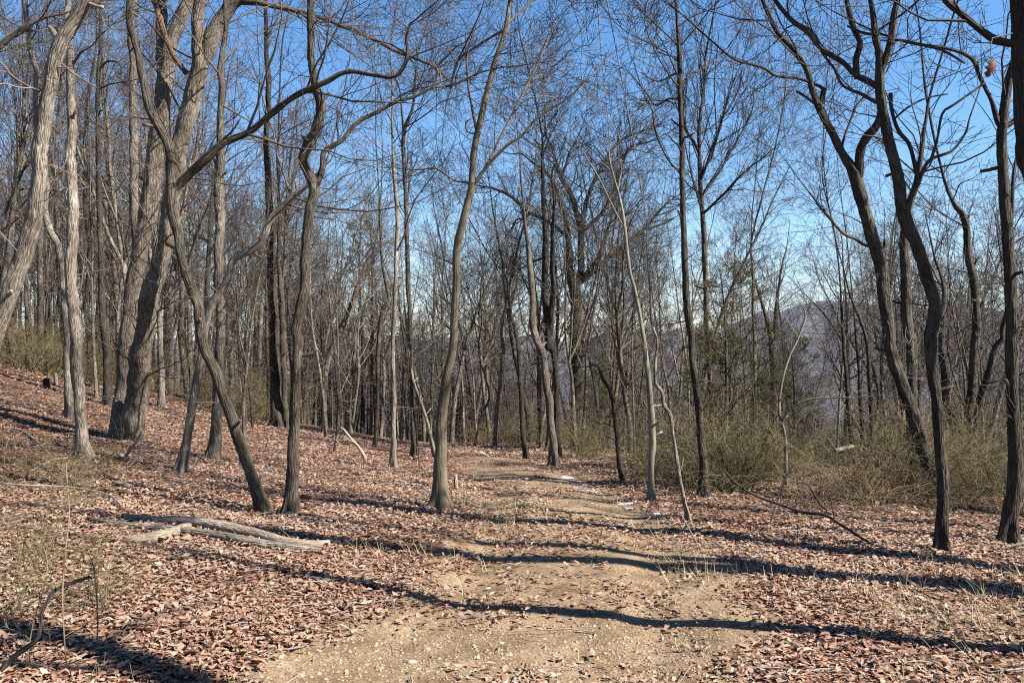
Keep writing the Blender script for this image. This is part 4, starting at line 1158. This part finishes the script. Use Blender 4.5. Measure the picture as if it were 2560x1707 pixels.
STONE = leaf_material('tan_gravel', [(0, (0.12, 0.085, 0.055)), (0.4, (0.26, 0.19, 0.125)), (0.8, (0.36, 0.275, 0.185)), (1, (0.45, 0.36, 0.26))])
def build_gravel():
    rng = np.random.default_rng(22)
    X, Y = view_points(rng, 90000, 3.2, 13.0, 0.5, 1.5)
    k = rng.random(len(X)) < path_mask(X, Y) * np.clip(0.45 + 1.5 * vnoise(X * 1.3, Y * 1.3, 51), 0.08, 1); X, Y = X[k], Y[k]
    N = len(X)
    O = np.array([(1, 0, 0), (0.5, 0.87, 0.1), (-0.5, 0.87, -0.1), (-1, 0, 0), (-0.5, -0.87, 0.1), (0.5, -0.87, -0.1), (0.2, 0.15, 0.75), (-0.25, -0.2, 0.65)])
    Fq = np.array([(0, 1, 6), (1, 2, 6), (2, 3, 7), (3, 4, 7), (4, 5, 7), (5, 0, 6), (2, 7, 6), (5, 6, 7)])
    v = O[None] * rng.uniform(0.6, 1.3, (N, 8, 1))
    sc = np.clip(rng.lognormal(-5.15, 0.5, N), 0.0025, 0.026)
    v = v * sc[:, None, None]; v[:, :, 2] *= rng.uniform(0.5, 1.0, N)[:, None]; v[:, :, 1] *= rng.uniform(0.6, 1, N)[:, None]
    az = rng.uniform(0, 6.283, N); c, s = np.cos(az)[:, None], np.sin(az)[:, None]
    x = v[:, :, 0] * c - v[:, :, 1] * s; y = v[:, :, 0] * s + v[:, :, 1] * c
    V = np.stack([x + X[:, None], y + Y[:, None], v[:, :, 2] + (ground(X, Y) + 0.001)[:, None]], -1).reshape(-1, 3)
    F = (Fq[None] + (np.arange(N) * 8)[:, None, None]).reshape(-1, 3)
    me = make_mesh('gravel', V, [F], STONE, {'tone': ('FLOAT', np.repeat(np.clip(rng.normal(0.5, 0.24, N), 0, 1), 8))}, smooth=False)
    tag(link('gravel', me), 'tan gravel lying on the trail', 'gravel', kind='stuff')
build_gravel()

STRAW = leaf_material('dry_straw', [(0, (0.20, 0.15, 0.07)), (0.5, (0.38, 0.30, 0.17)), (0.85, (0.52, 0.44, 0.28)), (1, (0.22, 0.22, 0.07))])
def build_grass():
    rng = np.random.default_rng(23)
    X, Y = view_points(rng, 6500, 3.4, 11.0, 0.64, 1.0)
    u = np.abs(X - path_x(Y))
    p = np.exp(-((u - 1.25) / 0.55) ** 2) * np.clip(vnoise(X * 1.1, Y * 1.1, 61) * 3.0, 0, 1) + np.where((X > 1.0) & (Y < 6.3), 0.5, 0) * np.clip(0.35 + 2.2 * vnoise(X * 0.8, Y * 1.0, 15), 0, 1) + 0.015
    k = rng.random(len(X)) < p; X, Y = X[k], Y[k]
    m = 9
    X = np.repeat(X, m) + rng.normal(0, 0.025, len(X) * m); Y = np.repeat(Y, m) + rng.normal(0, 0.025, len(Y) * m); N = len(X)
    P = np.column_stack([X, Y, ground(X, Y)]); D = np.column_stack([rng.normal(0, 0.75, N), rng.normal(0, 0.75, N), rng.uniform(0.3, 1.2, N)])
    p_, r_ = grow(rng, P, D, rng.uniform(0.05, 0.19, N), np.full(N, 0.0016), 4, 0.15, -0.16, 0.3, 0.0005)
    side = unit(np.cross(unit(D), np.array([0, 0, 1.0])))[:, None, :] * r_[:, :, None] * 1.3
    A = p_ + side; B = p_ - side
    V = np.stack([A, B], 2).reshape(-1, 3)
    i = np.arange(N * 8).reshape(N, 4, 2)
    F = np.stack([i[:, :-1, 0], i[:, :-1, 1], i[:, 1:, 1], i[:, 1:, 0]], -1).reshape(-1, 4)
    me = make_mesh('dry_grass', V, [F], STRAW, {'tone': ('FLOAT', np.repeat(np.clip(rng.normal(0.5, 0.25, N), 0, 1), 8))})
    tag(link('dry_grass', me), 'thin straw coloured grass along the trail verges', 'grass', kind='stuff')
build_grass()

def build_twiglitter():
    rng = np.random.default_rng(24)
    X, Y = view_points(rng, 1500, 3.4, 15.0, 0.68, 0.9)
    k = rng.random(len(X)) < 1 - 0.8 * path_mask(X, Y); X, Y = X[k], Y[k]; N = len(X)
    a = rng.uniform(0, 6.28, N); L = rng.uniform(0.12, 0.7, N)
    K = 5; pts = np.empty((N, K, 3)); x, y = X.copy(), Y.copy()
    for j in range(K):
        pts[:, j] = np.column_stack([x, y, ground(x, y) + 0.014 + 0.02 * rng.random(N)])
        x = x + np.cos(a) * L / K; y = y + np.sin(a) * L / K; a = a + rng.normal(0, 0.25, N)
    tb = Tubes(); tb.add(pts, rng.uniform(0.002, 0.006, N)[:, None] * np.linspace(1, 0.5, K)[None], 4)
    tag(link('fallen_twigs', tb.mesh('fallen_twigs', TWIG['pale'])), 'thin grey twigs strewn over the leaf litter', 'twigs', kind='stuff')
build_twiglitter()

# ------------------------------------------------------------------ logs, fallen branches, stumps, stones, snow
def ground_stem(name, label, cat, s, mat, sides=12, lift=0.0, group=None, branches=(), lump=0.2):
    _, q = parse(s)
    pts = []
    for i, (x, y, w) in enumerate(q):
        g = gpt(x, y + w * 0.35); r = max(w * 0.5 / FOC * g[1], 0.005)
        pts.append((g[0], g[1], g[2] + r * 0.6 + 0.012 + lift, r))
    pts = np.array(pts)
    m3 = catmull(pts, 0.06)
    tb = Tubes(); tb.add(m3[:, :3] - m3[0, :3], m3[:, 3], sides, cap=True, lump=lump)
    o = link(name, tb.mesh(name, mat)); o.location = tuple(m3[0, :3])
    tag(o, label, cat, group)
    return o, m3

ground_stem('fallen_log', 'dark grey fallen log lying across the leaves, upper of the pair', 'log', 'C4 560 812 26 700 830 34 850 838 48 1000 862 54 1150 892 50 1300 930 42 1420 942 38 1500 940 34', BARK['log'], 14)
ground_stem('fallen_log', 'long pale barkless log lying just below the dark grey log', 'log', 'C4 400 826 18 530 850 28 700 868 34 850 885 38 1000 905 42 1130 930 44 1300 952 32 1465 968 20', BARK['pale'], 14)
ground_stem('fallen_log', 'short broken tan log with a jagged end in front of pale log', 'log', 'C4 560 928 34 640 918 46 720 905 50 800 885 44 850 862 34 885 848 14', BARK['log'], 12, lump=0.35)
ground_stem('fallen_log', 'short pale log piece right of the flared twin oak base', 'log', 'C4 518 660 22 560 668 26 590 676 22', BARK['pale'], 10)
ground_stem('fallen_log', 'weathered pale log in the brush near the right edge trunk', 'log', 'C6 1300 676 20 1360 695 22 1430 712 20 1480 724 18', BARK['log'], 10, lift=0.05)
ground_stem('fallen_log', 'short pale rotten log lying inside the right thicket', 'log', 'C6 700 640 16 745 625 20 792 608 14', BARK['log'], 10, lift=0.35)
ground_stem('fallen_log', 'thin log on the left slope behind the blackish trunk', 'log', 'C4 390 205 14 440 222 18 530 228 16', BARK['log'], 9)
ground_stem('fallen_log', 'dark mossy log left of the straight pole on the left slope', 'log', 'C4 755 255 16 800 262 20 860 270 16', BARK['dark'], 9)

def leaning_stick(label, s, mat, r_in=0.0, dy=0.0, twigs=0, seed=0, name='fallen_branch', cat='branch', twmat='pale', Yset=None):
    """a branch propped up: foot on the ground, the rest traced at about the same distance"""
    rng = np.random.default_rng(500 + seed)
    _, q = parse(s)
    Y0 = Yset or hit(q[0, 0], q[0, 1])
    n = len(q); Ys = Y0 + dy * np.linspace(0, 1, n)
    P = np.column_stack([(q[:, 0] - PCX) / FOC * Ys, Ys, CAMZ + (PCY - q[:, 1]) / FOC * Ys, np.maximum(q[:, 2] * 0.5 / FOC * Ys, 0.0018)])
    g = ground(P[:, 0], P[:, 1]); P[:, 2] = np.maximum(P[:, 2], g + P[:, 3] * 0.5)
    P[0, 2] = min(P[0, 2], g[0] - 0.01) if Yset is None else P[0, 2]
    m3 = catmull(P, 0.05)
    tb = Tubes(); o0 = m3[0, :3].copy(); m3[:, :3] -= o0
    tb.add(m3[:, :3], np.maximum(m3[:, 3], 0.0015), 8, cap=True, lump=0.12)
    if twigs:
        a = sprout(rng, m3[None, :, :3], m3[None, :, 3], twigs, 0.15, 1.0, 50, 0.25, 0.6, 0.1, 0.55); p, r = grow(rng, *a, 6, 0.16, 0.03, 0.4, 0.0013); tb.add(p, r, 4)
        a = sprout(rng, p, r, 4, 0.2, 1.0, 50, 0.4, 0.7, 0.05, 0.25); p, r = grow(rng, *a, 4, 0.18, 0.02, 0.5, 0.001); tb.add(p, r, 3)
    o = link(name, tb.mesh(name, mat)); o.location = tuple(o0)
    tag(o, label, cat)

leaning_stick('pale bare stick propped up beside the flared twin oak base', 'C4 555 556 16 590 510 15 622 465 14 652 420 13', BARK['log'])
leaning_stick('pale stick slanting right of the flared base, lower of two', 'C4 584 582 16 625 540 15 665 495 14 708 462 13', BARK['log'], seed=1)
leaning_stick('thin grey stick low on the leaves left of the flared base', 'C4 470 570 10 510 530 10 548 492 9', BARK['log'], seed=2)
leaning_stick('dark dead branch rising bent from the bottom left corner', 'C4 -20 1535 24 60 1450 25 130 1400 23 178 1352 19 186 1260 16 215 1195 15 245 1148 18 315 1115 18 412 1083 15', BARK['dark'], dy=0.25, seed=3, twigs=4)
leaning_stick('thin brown briar cane standing tall in the left foreground', 'C4 308 1535 6 292 1350 6 285 1150 7 300 950 6 316 800 6 308 680 5 300 560 4', TWIG['dry'], dy=0.3, twigs=12, seed=4, name='briar_cane', cat='briar')
leaning_stick('thorny green cane curving through the briars at the left edge', 'C4 120 1480 5 150 1300 5 200 1130 5 215 1010 4 180 900 3', TWIG['briar'], dy=0.2, twigs=14, seed=5, name='briar_cane', cat='briar')
leaning_stick('thin green cane arching over the leaves left of centre', 'C4 440 1420 6 445 1300 7 440 1150 7 430 1000 6 470 900 5', TWIG['briar'], dy=0.2, twigs=14, seed=6, name='briar_cane', cat='briar')
leaning_stick('short green cane alone on the leaves below the logs', 'C4 1190 1330 5 1195 1240 6 1205 1180 5 1230 1130 4', TWIG['briar'], twigs=7, seed=7, name='briar_cane', cat='briar')
leaning_stick('black bowed branch sloping from the thicket onto the leaves', 'C6 975 966 10 850 920 12 740 850 13 660 802 14 560 790 14 450 752 12 330 708 10 230 640 8', TWIG['dark'], dy=0.9, seed=8, twigs=8)
leaning_stick('black fork of a branch rising left over the bowed branch', 'C6 718 832 10 690 800 11 650 765 11 615 715 10 590 668 8', TWIG['dark'], seed=9, twigs=3, Yset=8.4)
leaning_stick('pale stick lying by the foot of the crooked right oak', 'C6 1215 985 12 1170 970 12 1130 942 9', BARK['log'], seed=10)
leaning_stick('long pale stick pointing off the right edge onto leaves', 'C6 1415 972 10 1490 950 11 1580 926 11', BARK['log'], seed=11)
leaning_stick('thin pale stick leaning out from the thicket above the leaves', 'C6 400 866 8 440 760 9 480 640 8 520 570 7', BARK['log'], seed=12)
leaning_stick('thin grey stem slanting down to the trail edge right', 'C6 105 965 5 60 900 6 20 825 6 0 790 5', TWIG['pale'], seed=13)
leaning_stick('fallen dead branch raised off leaves left of peeling pole', 'C5 120 548 14 90 500 14 50 455 13 0 408 11 C4 1520 1300 9', BARK['log'], dy=0.5, seed=14, twigs=5)
ground_stem('fallen_branch', 'long thin branch curving over the far left slope leaves', 'branch', 'C4 0 405 9 90 418 10 160 465 10 215 520 9 245 548 10 305 550 9', TWIG['pale'], 7)
ground_stem('fallen_branch', 'thin branch lying level at the left edge above the logs', 'branch', 'C4 0 680 9 120 688 10 250 692 9 380 706 9 500 735 8 558 790 7', TWIG['pale'], 7, lift=0.03)
ground_stem('fallen_branch', 'short grey branch running to the pale speckled trunk foot', 'branch', 'C4 100 625 9 180 590 10 240 556 10 310 548 9', TWIG['pale'], 7)
ground_stem('fallen_branch', 'thin branch lying on leaves between the pale leaning trunks', 'branch', 'C4 855 515 8 900 535 9 940 560 8', TWIG['pale'], 7)
ground_stem('fallen_branch', 'slim branch half buried in the leaves below the logs', 'branch', 'C4 500 1065 9 620 1082 11 740 1095 12 830 1125 9', BARK['log'], 7)
ground_stem('fallen_branch', 'thin pale stick on leaves upslope of the dark log', 'branch', 'C4 1060 838 7 1110 838 9 1165 842 7', BARK['log'], 7)
ground_stem('fallen_branch', 'slim branch in shade above the dark log', 'branch', 'C4 880 680 9 960 712 12 1050 748 10', BARK['log'], 7)
ground_stem('fallen_branch', 'pale straight stick across leaves on the upper left slope', 'branch', 'C4 700 340 8 760 350 9 835 372 8', BARK['log'], 7)

leaning_stick('small broken stake stump beside the smooth olive trunk', 'C5 530 690 20 528 655 19 526 618 17', BARK['log'], seed=20, name='tree_stump', cat='stump')
leaning_stick('short pale stump on the upper left slope by rotten wood', 'C4 256 210 20 255 180 17 253 155 12', BARK['log'], seed=21, name='tree_stump', cat='stump')
leaning_stick('dark rotten stump on the upper left slope', 'C4 215 222 34 213 200 32 210 180 26', BARK['dark'], seed=22, name='tree_stump', cat='stump')

def blob(name, label, cat, x, y, w, h, mat, seed, group=None, depth=None):
    rng = np.random.default_rng(600 + seed)
    g = gpt(x, y); sx = w * 0.5 / FOC * g[1]; sz = h / FOC * g[1]; sy = depth or sx * 0.8
    nu, nv = 14, 7
    V = []
    for j in range(nv):
        ph = (j / (nv - 1)) * math.pi * 0.62
        for i in range(nu):
            th = 2 * math.pi * i / nu
            k = 1 + 0.35 * float(vnoise(math.cos(th) * 1.7 + seed * 3, math.sin(th) * 1.7 + ph, 71)) + 0.2 * float(vnoise(math.cos(th) * 4 + seed, math.sin(th) * 4 + ph * 3, 72))
            X, Y = sx * math.sin(ph) * math.cos(th) * k, sy * math.sin(ph) * math.sin(th) * k
            V.append((X, Y, sz * (math.cos(ph) * k) + float(ground(g[0] + X, g[1] + Y)) - g[2]))
    i = np.arange(nu * nv).reshape(nv, nu)
    F = np.stack([i[:-1], i[1:], np.roll(i[1:], -1, 1), np.roll(i[:-1], -1, 1)], -1).reshape(-1, 4)
    o = link(name, make_mesh(name, np.array(V), [F], mat)); o.location = (g[0], g[1], g[2] + (0.004 if name == 'snow_patch' else 0.0))
    tag(o, label, cat, group)

snow_m, nt, b = new_mat('old_snow')
b.inputs['Base Color'].default_value = (0.6, 0.63, 0.66, 1); b.inputs['Roughness'].default_value = 0.6
gg = node(nt, 'ShaderNodeNewGeometry'); bp = node(nt, 'ShaderNodeBump'); bp.inputs['Distance'].default_value = 0.01
nt.links.new(noise(nt, gg.outputs['Position'], 60, 3), bp.inputs['Height']); nt.links.new(bp.outputs[0], b.inputs['Normal'])
rock_m, nt, b = new_mat('pale_stone')
gg = node(nt, 'ShaderNodeNewGeometry'); n_ = noise(nt, gg.outputs['Position'], 14, 4)
nt.links.new(ramp(nt, n_, [(0.3, (0.16, 0.14, 0.11)), (0.7, (0.33, 0.30, 0.255))]), b.inputs['Base Color'])
for i, (c, x, y, w, h, lab) in enumerate([
    ('C5', 1035, 634, 60, 7, 'thin streak of old snow farthest up the right trail verge'), ('C5', 1075, 650, 50, 7, 'small snow patch between the far streak and larger patch'),
    ('C5', 1110, 672, 85, 10, 'largest old snow patch on the right trail verge'), ('C5', 1150, 695, 50, 8, 'rounded snow patch at the near side of the largest patch'),
    ('C5', 1300, 752, 70, 9, 'snow patch left of the smooth pale sapling foot'), ('C5', 1318, 775, 36, 7, 'tiny snow patch nearest the trail by the pale sapling'),
    ('C5', 1455, 795, 70, 8, 'snow streak in shade right of the smooth pale sapling'), ('C6', 960, 790, 36, 10, 'small snow patch under the thicket edge'),
    ('C6', 1085, 1180, 46, 12, 'lone snow patch on the leaves at lower right'), ('C4', 466, 458, 50, 14, 'old snow patch at the left foot of the flared twin oak')]):
    ox, oy, k = CROP[c]
    blob('snow_patch', lab, 'snow', ox + x * k, oy + y * k, w * k, h * k * 0.32, snow_m, i, 'old snow patches')
for i, (c, x, y, w, h, lab) in enumerate([
    ('C5', 645, 525, 36, 14, 'largest pale stone in the bank at the trail end'), ('C5', 615, 515, 22, 10, 'small pale stone left of the largest at the trail end'),
    ('C5', 685, 522, 20, 10, 'small pale stone right of the largest at the trail end'), ('C5', 700, 515, 14, 8, 'tiny pale stone farthest right at the trail end'),
    ('C5', 905, 568, 22, 10, 'pale stone beside the foot of the sweeping grey trunk'),
    ('C5', 325, 1475, 50, 22, 'flat tan stone in the left wheel track'), ('C5', 735, 1390, 30, 12, 'grey stone in the middle of the near trail'),
    ('C5', 1400, 1192, 26, 12, 'pale stone on the right side of the near trail'), ('C5', 395, 1420, 40, 20, 'tan stone up from the flat tan stone on the trail'),
    ('C5', 775, 1045, 34, 12, 'flat pale stone on the sunny middle of the trail'), ('C5', 690, 925, 24, 9, 'small pale stone beside a shadow band on the trail')]):
    ox, oy, k = CROP[c]
    blob('rock', lab, 'rock', ox + x * k, oy + y * k, w * k, h * k * 0.6, rock_m, 30 + i, None)

# a dead leaf still hanging from the dark limb at the top right
def hanging_leaf():
    V, F = oak_leaf()
    Y = 3.75; a, bb = pix_ray(1960 + 1362 * 0.38265, 445 * 0.38265)
    s = 0.085
    v = V.copy(); v[:, 1] *= 1.2; v[:, 2] = np.abs(v[:, 1]) * 0.9 + v[:, 0] ** 2 * 0.5
    v *= s
    ang = math.radians(62)
    x = v[:, 0] * math.cos(ang) - v[:, 1] * math.sin(ang); z = v[:, 0] * math.sin(ang) + v[:, 1] * math.cos(ang)
    V2 = np.column_stack([x, v[:, 2], z])
    m = leaf_material('hanging_leaf', [(0, (0.12, 0.035, 0.012)), (0.5, (0.20, 0.065, 0.022)), (1, (0.3, 0.14, 0.06))], 0.35)
    o = link('dead_leaf', make_mesh('dead_leaf', V2, [F], m, {'tone': ('FLOAT', np.full(len(V2), 0.5))}))
    o.location = (a * Y, Y, CAMZ + bb * Y)
    tag(o, 'single russet oak leaf hanging by the right hand limb', 'leaf')
    tb = Tubes()
    tip = np.array([o.location[0] + 0.02, Y, o.location[2] + 0.03])
    st = np.array([[0, 0, 0.0], [0.02, 0.05, 0.06], [0.06, 0.12, 0.14], [0.14, 0.25, 0.22], [0.28, 0.33, 0.27]])
    tb.add(st, np.array([0.0015, 0.0018, 0.002, 0.003, 0.004]), 5)
    link('stalk', tb.mesh('stalk', TWIG['dark']), o)
hanging_leaf()

# ------------------------------------------------------------------ the air over the valley
def build_haze():
    x0, x1, y0, y1, z0, z1 = -6700, 6700, -700, 7200, -178, 420
    V = np.array([(x, y, z) for z in (z0, z1) for y in (y0, y1) for x in (x0, x1)], float)
    F = np.array([(0, 2, 3, 1), (4, 5, 7, 6), (0, 1, 5, 4), (2, 6, 7, 3), (0, 4, 6, 2), (1, 3, 7, 5)])
    m = bpy.data.materials.new('valley_haze'); m.use_nodes = True
    nt = m.node_tree; nt.nodes.clear()
    v = nt.nodes.new('ShaderNodeVolumePrincipled')
    v.inputs['Color'].default_value = (0.62, 0.74, 1.0, 1)
    v.inputs['Density'].default_value = 0.00004
    out = nt.nodes.new('ShaderNodeOutputMaterial')
    nt.links.new(v.outputs[0], out.inputs['Volume'])
    tag(link('haze', make_mesh('haze', V, [F], m, smooth=False)), kind='stuff')
build_haze()
